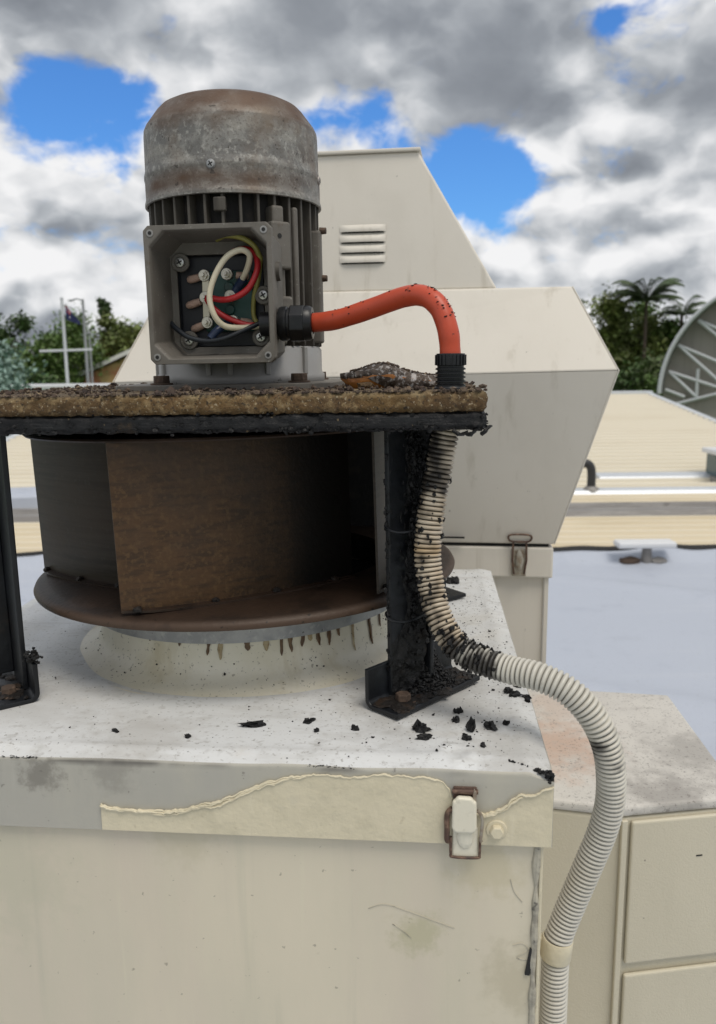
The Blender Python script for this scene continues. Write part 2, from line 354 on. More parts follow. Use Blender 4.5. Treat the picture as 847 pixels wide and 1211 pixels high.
M['tin'] = mat('cream_roof_sheet', (0.74, 0.67, 0.53), 0.5, 0.0, [((0.35, 2.5, 2.5), 0.45, 0.7, (0.64, 0.56, 0.41), 0.7), ((0.25, 14, 14), 0.55, 0.72, (0.56, 0.49, 0.36), 0.5), (0.5, 0.6, 0.75, (0.60, 0.54, 0.43), 0.6)])
M['tin2'] = mat('pale_roof_sheet', (0.74, 0.69, 0.575), 0.5, 0.0, [((0.3, 1.5, 1.5), 0.45, 0.7, (0.69, 0.63, 0.51), 0.7), (0.3, 0.58, 0.72, (0.63, 0.585, 0.50), 0.6)])
M['flash'] = mat('zinc_flashing', (0.56, 0.59, 0.62), 0.42, 0.25, [((1.5, 8, 8), 0.5, 0.7, (0.46, 0.48, 0.51), 0.7)])
M['gutter'] = mat('dirty_gutter', (0.21, 0.20, 0.19), 0.6, 0.1, [((2, 12, 12), 0.45, 0.65, (0.30, 0.29, 0.275), 0.8), (9, 0.6, 0.72, (0.11, 0.10, 0.09), 0.7)])
M['pvc'] = mat('dark_pipe', (0.025, 0.026, 0.028), 0.45)
M['white_metal'] = mat('white_metal', (0.68, 0.69, 0.70), 0.45, 0.1)
M['vaultgrey'] = mat('vault_sheet', (0.30, 0.31, 0.32), 0.5, 0.2, [((1, 6, 1), 0.5, 0.7, (0.24, 0.25, 0.25), 0.6)])
M['vaultpanel'] = mat('vault_panel', (0.30, 0.28, 0.25), 0.7, 0, [((5, 5, 0.4), 0.45, 0.65, (0.25, 0.235, 0.21), 0.8)])
M['pole'] = mat('pole_paint', (0.58, 0.60, 0.62), 0.45, 0.2)
M['bark'] = mat('bark', (0.10, 0.075, 0.055), 0.9, 0, [(3, 0.45, 0.65, (0.055, 0.042, 0.032), 0.8)])
M['leaf_a'] = mat('leaf_mid', (0.10, 0.165, 0.035), 0.6, 0, [(0.35, 0.45, 0.65, (0.06, 0.11, 0.025), 0.8)], island=0.45)
M['leaf_b'] = mat('leaf_dark', (0.055, 0.10, 0.026), 0.6, 0, [(0.3, 0.45, 0.65, (0.075, 0.095, 0.025), 0.7)], island=0.45)
M['leaf_c'] = mat('leaf_olive', (0.135, 0.17, 0.04), 0.6, 0, [(0.4, 0.45, 0.65, (0.06, 0.09, 0.025), 0.7)], island=0.4)
M['leaf_blue'] = mat('leaf_bluegreen', (0.21, 0.31, 0.26), 0.6, 0, [(0.6, 0.45, 0.65, (0.11, 0.17, 0.14), 0.7)], island=0.35)
M['palmleaf'] = mat('palm_leaf', (0.07, 0.105, 0.04), 0.5, 0, island=0.4)
M['grass'] = mat('grass', (0.075, 0.13, 0.028), 0.8, 0, [(0.08, 0.45, 0.65, (0.10, 0.135, 0.04), 0.7), (0.6, 0.5, 0.7, (0.055, 0.10, 0.022), 0.6)])
M['tile'] = mat('terracotta', (0.36, 0.12, 0.065), 0.7, 0, [(1.5, 0.45, 0.65, (0.44, 0.22, 0.10), 0.7)])
M['brick'] = mat('brick_render', (0.50, 0.36, 0.16), 0.8, 0, [(0.5, 0.42, 0.55, (0.48, 0.16, 0.09), 0.9)])
M['wallwhite'] = mat('white_render', (0.66, 0.65, 0.62), 0.7)
M['flag_blue'] = mat('flag_blue', (0.012, 0.018, 0.075), 0.7)
M['flag_red'] = mat('flag_red', (0.40, 0.04, 0.05), 0.7)
M['flag_white'] = mat('flag_white', (0.65, 0.65, 0.66), 0.7)
M['glass'] = mat('dark_glass', (0.03, 0.045, 0.05), 0.12)
M['teal'] = mat('teal_glass', (0.07, 0.11, 0.115), 0.2)


# ------------------------------------------------------------------ mesh helper
_bm = bmesh.new()
bmesh.ops.create_icosphere(_bm, subdivisions=2, radius=1.0)
ICO2 = ([v.co.copy() for v in _bm.verts], [[v.index for v in f.verts] for f in _bm.faces])
_bm.free()
_bm = bmesh.new()
bmesh.ops.create_icosphere(_bm, subdivisions=1, radius=1.0)
ICO1 = ([v.co.copy() for v in _bm.verts], [[v.index for v in f.verts] for f in _bm.faces])
_bm.free()


class MB:
    def __init__(self):
        self.v, self.f, self.s, self.at = [], [], [], {}

    def add(self, vs, fs, smooth=False):
        o = len(self.v)
        self.v += [Vector(p) for p in vs]
        self.f += [[i + o for i in q] for q in fs]
        self.s += [smooth] * len(fs)
        return o

    def box(self, c, s, rot=None, mtx=None):
        hx, hy, hz = s[0] / 2, s[1] / 2, s[2] / 2
        vs = [Vector((x, y, z)) for x in (-hx, hx) for y in (-hy, hy) for z in (-hz, hz)]
        if rot:
            e = Euler(rot).to_matrix()
            vs = [e @ p for p in vs]
        vs = [p + Vector(c) for p in vs]
        if mtx:
            vs = [mtx @ p for p in vs]
        self.add(vs, [(0, 1, 3, 2), (4, 6, 7, 5), (0, 4, 5, 1), (2, 3, 7, 6), (0, 2, 6, 4), (1, 5, 7, 3)])
        return self

    def prism(self, poly, lo, hi, axes='xyz', smooth=False):
        """poly of 2D points in axes[0], axes[1]; extruded along axes[2]"""
        n = len(poly)
        ix = ['xyz'.index(a) for a in axes]
        vs = []
        for h in (lo, hi):
            for a, b in poly:
                p = [0, 0, 0]
                p[ix[0]], p[ix[1]], p[ix[2]] = a, b, h
                vs.append(p)
        fs = [list(range(n))[::-1], list(range(n, 2 * n))]
        fs += [(i, (i + 1) % n, n + (i + 1) % n, n + i) for i in range(n)]
        o = len(self.f)
        self.add(vs, fs, smooth)
        self.s[o] = self.s[o + 1] = False
        return self

    def lathe(self, prof, seg=64, c=(0, 0, 0), closed=False, a0=0.0, a1=2 * pi, axis='z', rfun=None):
        full = abs(a1 - a0 - 2 * pi) < 1e-6
        na = seg if full else seg + 1
        vs = []
        for r, z in prof:
            for k in range(na):
                a = a0 + (a1 - a0) * k / seg
                rr = r * (rfun(a, z) if rfun else 1)
                p = (rr * cos(a), rr * sin(a), z)
                if axis == 'x':
                    p = (z, rr * cos(a), rr * sin(a))
                elif axis == 'y':
                    p = (rr * cos(a), z, rr * sin(a))
                vs.append(Vector(p) + Vector(c))
        fs = []
        m = len(prof)
        for i in range(m if closed else m - 1):
            j = (i + 1) % m
            for k in range(seg):
                k2 = (k + 1) % na
                fs.append((i * na + k, i * na + k2, j * na + k2, j * na + k))
        self.add(vs, fs, True)
        return self

    def cyl(self, p0, p1, r0, r1=None, seg=16, cap=True):
        r1 = r0 if r1 is None else r1
        p0, p1 = Vector(p0), Vector(p1)
        q = (p1 - p0).to_track_quat('Z', 'Y')
        vs = []
        for p, r in ((p0, r0), (p1, r1)):
            for k in range(seg):
                a = 2 * pi * k / seg
                vs.append(p + q @ Vector((r * cos(a), r * sin(a), 0)))
        fs = [(k, (k + 1) % seg, seg + (k + 1) % seg, seg + k) for k in range(seg)]
        self.add(vs, fs, True)
        if cap:
            self.f += [[len(self.v) - 2 * seg + k for k in range(seg)][::-1], [len(self.v) - seg + k for k in range(seg)]]
            self.s += [False, False]
        return self

    def tube(self, pts, rad, seg=10, cap=True, smooth=True):
        """pts: list of Vector; rad: number or list"""
        n = len(pts)
        pts = [Vector(p) for p in pts]
        rads = rad if hasattr(rad, '__len__') else [rad] * n
        t0 = (pts[1] - pts[0]).normalized()
        nrm = t0.orthogonal().normalized()
        vs = []
        for i in range(n):
            t = (pts[min(i + 1, n - 1)] - pts[max(i - 1, 0)]).normalized()
            nrm = (nrm - t * nrm.dot(t)).normalized()
            b = t.cross(nrm)
            for k in range(seg):
                a = 2 * pi * k / seg
                vs.append(pts[i] + (nrm * cos(a) + b * sin(a)) * rads[i])
        fs = []
        for i in range(n - 1):
            for k in range(seg):
                k2 = (k + 1) % seg
                fs.append((i * seg + k, i * seg + k2, (i + 1) * seg + k2, (i + 1) * seg + k))
        o = self.add(vs, fs, smooth)
        if cap:
            self.f += [[o + k for k in range(seg)][::-1], [o + (n - 1) * seg + k for k in range(seg)]]
            self.s += [False, False]
        return self

    def lump(self, c, s, seed=0, amp=0.35, freq=1.6, ico=ICO1, rot=None, flat=False):
        sv = Vector((seed * 7.13, seed * 3.71, seed * 1.37))
        e = Euler(rot).to_matrix() if rot else Matrix.Identity(3)
        vs = []
        for p in ico[0]:
            k = 1 + amp * noise.noise(p * freq + sv) * 1.8 + amp * 0.4 * noise.noise(p * freq * 3 + sv)
            q = Vector((p.x * s[0], p.y * s[1], p.z * s[2])) * k
            q = e @ q
            if flat and q.z < -0.35 * s[2]:
                q.z = -0.35 * s[2]
            vs.append(q + Vector(c))
        self.add(vs, ico[1], False)
        return self

    def attr(self, name, fn):
        self.at[name] = fn
        return self

    def build(self, name, m, parent=None, bevel=0.0, bseg=2, sharp=None, loc=None):
        me = bpy.data.meshes.new(name)
        me.from_pydata([tuple(p) for p in self.v], [], self.f)
        me.polygons.foreach_set('use_smooth', self.s)
        if any(self.s):
            me.set_sharp_from_angle(angle=radians(sharp if sharp else 40))
        for k, fn in self.at.items():
            a = me.attributes.new(k, 'FLOAT', 'POINT')
            a.data.foreach_set('value', [max(0.0, min(1.0, fn(p))) for p in self.v] if callable(fn) else fn)
        me.materials.append(M[m] if isinstance(m, str) else m)
        me.update()
        o = bpy.data.objects.new(name, me)
        col.objects.link(o)
        if parent:
            o.parent = parent
        if loc:
            o.location = loc
        if bevel:
            b = o.modifiers.new('bevel', 'BEVEL')
            b.width = bevel
            b.segments = bseg
            b.limit_method = 'ANGLE'
            b.angle_limit = radians(35)
            b.harden_normals = False
        return o


def tag(o, label=None, cat=None, group=None, kind=None):
    if label:
        o['label'] = label
    if cat:
        o['category'] = cat
    if group:
        o['group'] = group
    if kind:
        o['kind'] = kind
    return o


def empty(name, loc, rot=(0, 0, 0), label=None, cat=None, group=None):
    o = bpy.data.objects.new(name, None)
    col.objects.link(o)
    o.empty_display_size = 0.05
    o.location = loc
    o.rotation_euler = rot
    return tag(o, label, cat, group)


def share(name, src, parent, loc=(0, 0, 0), rot=(0, 0, 0), scale=(1, 1, 1), m=None):
    o = src.copy()
    o.name = name
    col.objects.link(o)
    o.parent = parent
    o.location = loc
    o.rotation_euler = rot
    o.scale = scale
    return o


def catmull(pts, n=8):
    pts = [Vector(p) for p in pts]
    P = [pts[0] * 2 - pts[1]] + pts + [pts[-1] * 2 - pts[-2]]
    o = []
    for i in range(1, len(P) - 2):
        for k in range(n):
            t = k / n
            a, b, c, d = P[i - 1], P[i], P[i + 1], P[i + 2]
            o.append(0.5 * ((2 * b) + (c - a) * t + (2 * a - 5 * b + 4 * c - d) * t * t + (3 * b - a - 3 * c + d) * t ** 3))
    o.append(pts[-1])
    return o


def resample(pts, step):
    o = [pts[0].copy()]
    acc = 0.0
    for i in range(len(pts) - 1):
        a, b = pts[i], pts[i + 1]
        l = (b - a).length
        while acc + l >= step:
            t = (step - acc) / l
            a = a + (b - a) * t
            o.append(a.copy())
            l = (b - a).length
            acc = 0.0
        acc += l
    return o


def fbm(p, f=1.0):
    return noise.noise(p * f) + 0.5 * noise.noise(p * f * 2.1) + 0.25 * noise.noise(p * f * 4.3)


def noisy_box(mb, lo, hi, cell, amp, freq, seed=0.0, zcells=4, top_amp=None):
    """closed box of small cells, its surface roughened"""
    nx = max(2, int((hi[0] - lo[0]) / cell))
    ny = max(2, int((hi[1] - lo[1]) / cell))
    nz = zcells
    idx, vs, fs = {}, [], []
    sv = Vector((seed, seed * 2.3, seed * 0.7))
    cen = (Vector(lo) + Vector(hi)) / 2

    def V(i, j, k):
        if (i, j, k) in idx:
            return idx[(i, j, k)]
        p = Vector((lo[0] + (hi[0] - lo[0]) * i / nx, lo[1] + (hi[1] - lo[1]) * j / ny, lo[2] + (hi[2] - lo[2]) * k / nz))
        d = Vector((0, 0, 0))
        if i in (0, nx):
            d.x = 1 if i else -1
        if j in (0, ny):
            d.y = 1 if j else -1
        if k in (0, nz):
            d.z = 1 if k else -1
        corner = abs(d.x) + abs(d.y) + abs(d.z)
        q = fbm(p + sv, freq) * amp
        if k == nz and top_amp:
            q = fbm(p + sv, freq * 1.3) * top_amp
        if corner >= 2:
            q -= amp * 1.2
        idx[(i, j, k)] = len(vs)
        vs.append(p + d * q)
        return len(vs) - 1
    for i in range(nx):
        for j in range(ny):
            fs.append((V(i, j, nz), V(i + 1, j, nz), V(i + 1, j + 1, nz), V(i, j + 1, nz)))
            fs.append((V(i, j, 0), V(i, j + 1, 0), V(i + 1, j + 1, 0), V(i + 1, j, 0)))
    for i in range(nx):
        for k in range(nz):
            fs.append((V(i, 0, k), V(i + 1, 0, k), V(i + 1, 0, k + 1), V(i, 0, k + 1)))
            fs.append((V(i, ny, k), V(i, ny, k + 1), V(i + 1, ny, k + 1), V(i + 1, ny, k)))
    for j in range(ny):
        for k in range(nz):
            fs.append((V(0, j, k), V(0, j, k + 1), V(0, j + 1, k + 1), V(0, j + 1, k)))
            fs.append((V(nx, j, k), V(nx, j + 1, k), V(nx, j + 1, k + 1), V(nx, j, k + 1)))
    mb.add(vs, fs, True)
    return mb


rnd = random.Random(7)
YAW = radians(-5)
BOX = Vector((-0.128, 0.835, 0))


def W(x, y, z):
    """point of the fan box's own frame -> world"""
    return BOX + Vector((x * cos(YAW) - y * sin(YAW), x * sin(YAW) + y * cos(YAW), z))


# ================================================================== SETTING
def sheet(name, x0, x1, y0, y1, nx, ny, zf, m, kind='structure'):
    mb = MB()
    vs = [(x0 + (x1 - x0) * i / nx, y0 + (y1 - y0) * j / ny, zf(x0 + (x1 - x0) * i / nx, y0 + (y1 - y0) * j / ny)) for j in range(ny + 1) for i in range(nx + 1)]
    fs = [(j * (nx + 1) + i, j * (nx + 1) + i + 1, (j + 1) * (nx + 1) + i + 1, (j + 1) * (nx + 1) + i) for j in range(ny) for i in range(nx)]
    mb.add(vs, fs, True)
    return tag(mb.build(name, m), kind=kind)


sheet('ground', -1500, 1500, -200, 3000, 4, 4, lambda x, y: -4.0, 'grass')


def memb(x, y):
    z = 0.012 * fbm(Vector((x * 0.5, y * 0.5, 3.3)))
    # two long lapped welds and a rumpled hem along the far edge
    z += 0.030 * exp(-((y - (4.3 - 0.45 * x)) / 0.12) ** 2) + 0.024 * exp(-((y - (6.1 - 0.55 * (x - 1.2))) / 0.10) ** 2) + 0.02 * exp(-((y - (2.9 + 0.1 * x)) / 0.09) ** 2)
    k = exp(-((y - 6.55) / 0.14) ** 2)
    z += k * (0.075 + 0.05 * noise.noise(Vector((x * 2.2, 1.0, 5.0))))
    if y > 6.62:
        z -= (y - 6.62) * 0.9
    return z


sheet('membrane_roof', -7, 7, -2.0, 6.72, 180, 150, memb, 'membrane')


def corrugated(name, x0, x1, y0, y1, zf, pitch, m):
    """sheeting with trapezoid ribs running along x"""
    mb = MB()
    prof = []
    y = y0
    while y < y1:
        for dy, h in ((0, 0), (0.74, 0), (0.76, 1), (0.90, 1), (1.0, 0)):
            if y + dy * pitch <= y1 and (not prof or dy > 0):
                prof.append((y + dy * pitch, h * 0.05))
        y += pitch
    n = len(prof)
    nx = 6
    vs = [(x0 + (x1 - x0) * i / nx, yy, zf(yy) + hh) for yy, hh in prof for i in range(nx + 1)]
    fs = [(j * (nx + 1) + i, j * (nx + 1) + i + 1, (j + 1) * (nx + 1) + i + 1, (j + 1) * (nx + 1) + i) for j in range(n - 1) for i in range(nx)]
    mb.add(vs, fs, False)
    return tag(mb.build(name, m), kind='structure')


corrugated('flat_tin_roof', -8.0, 9.0, 6.55, 10.6, lambda y: -0.06, 0.25, 'tin')
corrugated('pitched_tin_roof', -6.2, 6.8, 10.55, 19.0, lambda y: -0.06 + (y - 10.5) * 0.114, 0.25, 'tin2')

mb = MB()
mb.prism([(8.62, -0.03), (8.66, 0.03), (8.72, 0.03), (8.74, -0.005), (9.06, -0.005), (9.08, 0.035), (9.16, 0.035), (9.2, -0.03)], -8, 9, 'yzx')
tag(mb.build('valley_gutter', 'gutter'), kind='structure')
mb = MB()
mb.prism([(10.02, -0.02), (10.06, 0.03), (10.2, 0.05), (10.34, 0.03), (10.38, -0.02)], -8, 9, 'yzx')
tag(mb.build('ridge_flashing', 'flash'), kind='structure')
mb = MB()
mb.prism([(11.0, 0.0), (11.05, 0.075), (11.3, 0.10), (11.35, 0.04)], 3.35, 6.78, 'yzx')
tag(mb.build('flashing_strip', 'flash', bevel=0.01), 'long narrow zinc flashing strip lying on the pale pitched roof', 'flashing')
# barge cappings on the two gable edges and a ridge cap
for nm, xx in (('barge_capping', 6.82), ('barge_capping', -6.22)):
    mb = MB()
    for (ya, yb) in ((10.55, 19.0),):
        za, zb = -0.06 + 0.05, -0.06 + (19.0 - 10.5) * 0.114 + 0.05
        mb.add([(xx - .07, ya, za), (xx + .07, ya, za), (xx + .07, yb, zb), (xx - .07, yb, zb),
                (xx - .07, ya, za - .18), (xx + .07, ya, za - .18), (xx + .07, yb, zb - .18), (xx - .07, yb, zb - .18)],
               [(0, 1, 2, 3), (4, 7, 6, 5), (0, 4, 5, 1), (1, 5, 6, 2), (2, 6, 7, 3), (3, 7, 4, 0)])
    tag(mb.build(nm, 'flash'), kind='structure')
mb = MB()
mb.box((0.3, 19.02, 0.94), (13.2, 0.3, 0.10))
tag(mb.build('ridge_capping', 'flash', bevel=0.02), kind='structure')
# walls carrying the roofs
mb = MB()
mb.box((0.3, 14.8, -2.1), (12.6, 8.2, 3.7))
tag(mb.build('building_wall', 'wallwhite'), 'white rendered wall under the pale pitched roof', 'wall')
mb = MB()
mb.box((0.0, 2.2, -2.15), (13.8, 16.4, 3.65))
tag(mb.build('building_block', 'wallwhite'), 'rendered building carrying the grey membrane roof', 'building')

pts = [Vector((x * 0.1, 6.60 + 0.03 * noise.noise(Vector((x * 0.21, 2, 0))), 0.075 + 0.05 * noise.noise(Vector((x * 0.22, 1.0, 5.0))))) for x in range(-70, 71)]
tag(MB().tube(pts, [0.028 + 0.012 * noise.noise(Vector((i * 0.3, 0, 1))) for i in range(len(pts))], 8).build('membrane_hem', 'gap'), kind='structure')
# gooseneck vent pipe
r = empty('gooseneck_pipe', (2.98, 10.15, 0.03), label='dark bent vent pipe with hooked top rising from roof flashing', cat='pipe')
pts = catmull([(0, 0, -0.03), (0, 0, 0.20), (-0.02, 0, 0.30), (-0.09, 0, 0.345), (-0.16, 0, 0.31), (-0.18, 0, 0.25)], 6)
MB().tube(pts, 0.055, 14).build('pipe', 'pvc', r)
MB().lathe([(0.11, -0.02), (0.10, 0.015), (0.06, 0.05), (0.052, 0.05)], 20).build('collar', 'gutter', r)
# flat-topped vent on a stem
r = empty('roof_vent', (2.33, 6.38, 0.07), label='low white flat topped roof vent on grey stem at membrane edge', cat='vent')
MB().box((0, 0, 0.095), (0.47, 0.16, 0.05)).build('vent_cap', 'white_metal', r, bevel=0.015)
MB().cyl((0.02, 0, -0.06), (0.02, 0, 0.08), 0.045, 0.035, 16).build('stem', 'gutter', r)
MB().lump((-0.12, 0.0, -0.05), (0.09, 0.06, 0.04), 5, 0.25, ico=ICO2).build('footing', 'rustbolt', r)
MB().lump((0.11, 0.0, -0.05), (0.08, 0.06, 0.035), 6, 0.25, ico=ICO2).build('footing', 'gutter', r)
# skylight box on the pitched roof at the right
r = empty('roof_skylight', (4.93, 11.0, 0.0), label='small dark skylight box with white rim on the pitched roof', cat='skylight')
MB().box((0.25, 0, 0.22), (0.55, 0.5, 0.34)).build('box', 'teal', r, bevel=0.02)
MB().box((0.25, 0, 0.41), (0.66, 0.6, 0.07)).build('rim', 'white_metal', r, bevel=0.02)
MB().box((0.25, 0, 0.03), (0.62, 0.56, 0.09)).build('kerb', 'gutter', r)
# grey flashing upstand seen past the left leg
r = empty('flashing_upstand', (-4.2, 9.6, -0.03), (0, 0, radians(10)), label='blue grey folded flashing upstand across the tin roof', cat='flashing')
MB().prism([(-0.3, 0), (-0.28, 0.16), (-0.2, 0.2), (0.2, 0.22), (0.28, 0.1), (0.3, 0)], -1.6, 1.9, 'yzx').build('upstand', 'membrane', r, bevel=0.01)


# ================================================================== FAR THINGS
def leaf_crown(mb, c, rad, n, size, rr, clumps=26, seed=1):
    c = Vector(c)
    cl = []
    for i in range(clumps):
        d = Vector((rr.gauss(0, 1), rr.gauss(0, 1), rr.gauss(0, 1))).normalized()
        k = rr.uniform(0.35, 1.0)
        k *= 0.8 + 0.35 * noise.noise(d * 1.7 + Vector((seed, 0, 0)))
        cl.append((Vector((d.x * rad[0], d.y * rad[1], d.z * rad[2])) * k, rr.uniform(0.16, 0.34)))
    R = sum(rad) / 3
    vs, fs = [], []
    for i in range(n):
        cc, cr_ = cl[rr.randrange(clumps)]
        d = Vector((rr.gauss(0, 1), rr.gauss(0, 1), rr.gauss(0, 0.8)))
        p = c + cc + d * (cr_ * R * 0.55)
        e = Euler((rr.uniform(-1, 1), rr.uniform(-1, 1), rr.uniform(0, 6.28))).to_matrix()
        s = size * rr.uniform(0.6, 1.4)
        o = len(vs)
        vs += [p + e @ Vector(q) for q in ((-s, 0, 0), (0, -s * 0.5, 0.1 * s), (s, 0, 0), (0, s * 0.5, 0.1 * s))]
        fs.append((o, o + 1, o + 2, o + 3))
    mb.add(vs, fs, False)
    return cl


def tree(name, loc, height, rad, lm, label, n=4000, leaf=0.16, seed=1, group=None, cat='tree'):
    rr = random.Random(seed)
    r = empty(name, loc, label=label, cat=cat, group=group)
    mbc = MB()
    cz = height - rad[2]
    cl = leaf_crown(mbc, (0, 0, cz), rad, n, leaf, rr, seed=seed)
    mbc.build('crown', lm, r)
    mt = MB()
    top = Vector((rr.uniform(-.2, .2), 0, cz))
    pts = catmull([(0, 0, -0.1), (rr.uniform(-.15, .15), 0, cz * 0.4), top], 5)
    k = height * 0.022
    mt.tube(pts, [k * (1.3 - 0.8 * i / (len(pts) - 1)) for i in range(len(pts))], 8)
    for q, _ in cl[:9]:
        s = Vector((0, 0, max(cz * 0.55, cz - rad[2] * 0.7)))
        e = Vector((0, 0, cz)) + q * 0.85
        mt.tube(catmull([s, (s + e) / 2 + Vector((0, 0, 0.1)), e], 4), [k * 0.5 * (1 - 0.8 * i / 8) for i in range(9)], 6)
    mt.build('trunk', 'bark', r)
    return r


def palm(loc, h, fl, label, seed, nf=15):
    rr = random.Random(seed)
    r = empty('palm_tree', loc, label=label, cat='palm')
    lean = rr.uniform(-.4, .4)
    pts = catmull([(0, 0, -0.1), (lean * 0.3, 0, h * 0.5), (lean, 0, h)], 6)
    MB().tube(pts, [0.13 - 0.05 * i / 12 for i in range(len(pts))], 10).build('trunk', 'bark', r)
    for k in range(nf):
        a = 2 * pi * k / nf + rr.uniform(-.2, .2)
        lift = rr.uniform(0.5, 1.7)
        mb = MB()
        d = Vector((cos(a), sin(a), 0))
        sp = [Vector((lean, 0, h)) + d * (fl * t) + Vector((0, 0, fl * (lift * t - (0.25 + 0.5 * lift) * t * t))) for t in [i / 14 for i in range(15)]]
        mb.tube(sp, 0.025, 4)
        side = Vector((-sin(a), cos(a), 0))
        for i in range(2, 15):
            for sgn in (-1, 1):
                L_ = fl * 0.30 * (1 - 0.55 * abs(i / 14 - 0.45))
                for jj in (0, 0.5):
                    b = sp[i] + ((sp[min(i + 1, 14)] - sp[i]) * jj)
                    tip = b + side * sgn * L_ * 0.8 + d * L_ * 0.5 + Vector((0, 0, -L_ * 0.45))
                    w = d * 0.05
                    mb.add([b - w, b + w, tip], [(0, 1, 2)])
        mb.build('frond', 'palmleaf', r)
    return r


G0 = -4.0
# right: wooded rise beyond the roofs
tree('leafy_tree', (14.6, 46, G0), 10.4, (3.2, 3, 3.6), 'leaf_c', 'tall olive green tree just right of the white fan hood', 12150, 0.15, 3)
tree('leafy_tree', (17.2, 48, G0), 9.9, (3.2, 3, 3.8), 'leaf_a', 'rounded mid green tree between olive tree and curved shelter', 12150, 0.15, 4)
tree('dark_tree', (15.6, 41, G0), 7.6, (2.9, 2.6, 3.1), 'leaf_b', 'dark shadowy tree low in front of the wooded rise', 12150, 0.14, 5)
tree('dark_tree', (19.9, 48, G0), 9.0, (3.0, 2.6, 3.2), 'leaf_c', 'small dark olive tree against edge of curved shelter', 10800, 0.15, 6)
tree('dark_tree', (18.4, 43, G0), 7.2, (2.8, 2.6, 3.0), 'leaf_b', 'dense dark tree tucked beside the curved shelter', 10800, 0.14, 7)
tree('round_shrub', (13.6, 38, G0), 5.2, (1.5, 1.3, 1.9), 'leaf_a', 'bright green shrub at the foot of curved shelter', 3500, 0.08, 8, cat='shrub')
palm((15.5, 44, G0), 8.9, 1.7, 'larger dense palm rising over the wooded rise', 11, 34)
palm((18.2, 46, G0), 8.3, 1.5, 'smaller sparse palm beside curved shelter', 12, 16)
tree('leafy_tree', (24.6, 54, G0), 10.9, (0.9, .9, 0.7), 'leaf_b', 'thin small topped tree peeking above curved shelter', 1100, 0.10, 13)

# left: trees, bush, poles, house
tree('dark_tree', (-24.2, 53, G0), 10.6, (3.6, 3, 3.8), 'leaf_b', 'broad dark tree behind the blue green bush', 13500, 0.15, 21)
tree('leafy_tree', (-20.6, 56, G0), 9.4, (3.4, 3, 3.6), 'leaf_a', 'low green tree behind the crossbar of flagpole', 12150, 0.15, 22)
tree('leafy_tree', (-17.6, 50, G0), 9.9, (2.6, 3, 3.8), 'leaf_a', 'green tree between flagpole and street light pole', 12150, 0.14, 23)
tree('leafy_tree', (-15.0, 53, G0), 10.0, (2.4, 2, 3.4), 'leaf_c', 'olive tree behind the terracotta roofed house', 9450, 0.14, 24)
tree('slender_tree', (-17.6, 58, G0), 10.9, (0.7, .7, 1.0), 'leaf_b', 'slender tall tree poking up past street light pole', 1500, 0.10, 25)
tree('blue_bush', (-11.6, 26, G0), 7.3, (2.1, 1.8, 3.8), 'leaf_blue', 'pale blue green bush at the board edge', 16000, 0.095, 26, cat='bush')
tree('dark_tree', (-17.6, 44, G0), 6.4, (3.2, 2, 3.0), 'leaf_b', 'low dark tree at the foot of flagpole', 10800, 0.14, 27)
for i in range(9):
    rr_ = random.Random(90 + i)
    tree('woodland_tree', (-52 + i * 13 + rr_.uniform(-3, 3), 92 + rr_.uniform(-8, 12), G0), rr_.uniform(6.8, 9.0), (7, 4, 3.6), ('leaf_a', 'leaf_b', 'leaf_c')[i % 3],
         'distant tree of the far green belt', 4500, 0.22, 60 + i, group='trees of the far green belt')

# flagpole with yardarm
r = empty('flagpole', (-12.42, 35, G0), label='white flagpole with a horizontal yardarm', cat='flagpole')
MB().cyl((0, 0, -0.1), (0, 0, 8.55), 0.085, 0.06, 12).build('mast', 'pole', r)
MB().cyl((-1.1, 0, 6.42), (1.15, 0, 6.47), 0.05, 0.05, 10).build('yardarm', 'pole', r)
MB().lathe([(0.0, 8.68), (0.07, 8.62), (0.07, 8.57), (0.0, 8.52)], 12).build('truck', 'pole', r)
# the flag, hanging slack from the mast
r = empty('flag', (-12.39, 34.98, G0), label='drooping navy flag with red and white corner on flagpole', cat='flag')


def flagpt(u, v):
    drop = 0.72 * u
    return Vector((0.09 + 0.60 * u, 0.05 * sin(u * 9 + v * 2), 8.35 - 0.62 * v * (1 - 0.78 * u) - drop))


def flagpatch(u0, u1, v0, v1, off, nm, m):
    mb = MB()
    n = 8
    vs = []
    for s in (-1, 1):
        for i in range(n + 1):
            for j in range(n + 1):
                p = flagpt(u0 + (u1 - u0) * i / n, v0 + (v1 - v0) * j / n)
                vs.append(p + Vector((0, off * s, 0)))
    k = (n + 1) ** 2
    fs = [(s * k + i * (n + 1) + j, s * k + (i + 1) * (n + 1) + j, s * k + (i + 1) * (n + 1) + j + 1, s * k + i * (n + 1) + j + 1) for s in (0, 1) for i in range(n) for j in range(n)]
    mb.add(vs, fs, True)
    mb.build(nm, m, r)


flagpatch(0, 1, 0, 1, 0.004, 'field', 'flag_blue')
flagpatch(0.02, 0.42, 0.02, 0.16, 0.009, 'stripe', 'flag_red')
flagpatch(0.02, 0.40, 0.17, 0.23, 0.009, 'stripe', 'flag_white')
flagpatch(0.02, 0.36, 0.26, 0.42, 0.009, 'stripe', 'flag_red')
flagpatch(0.30, 0.36, 0.58, 0.72, 0.009, 'star', 'flag_white')
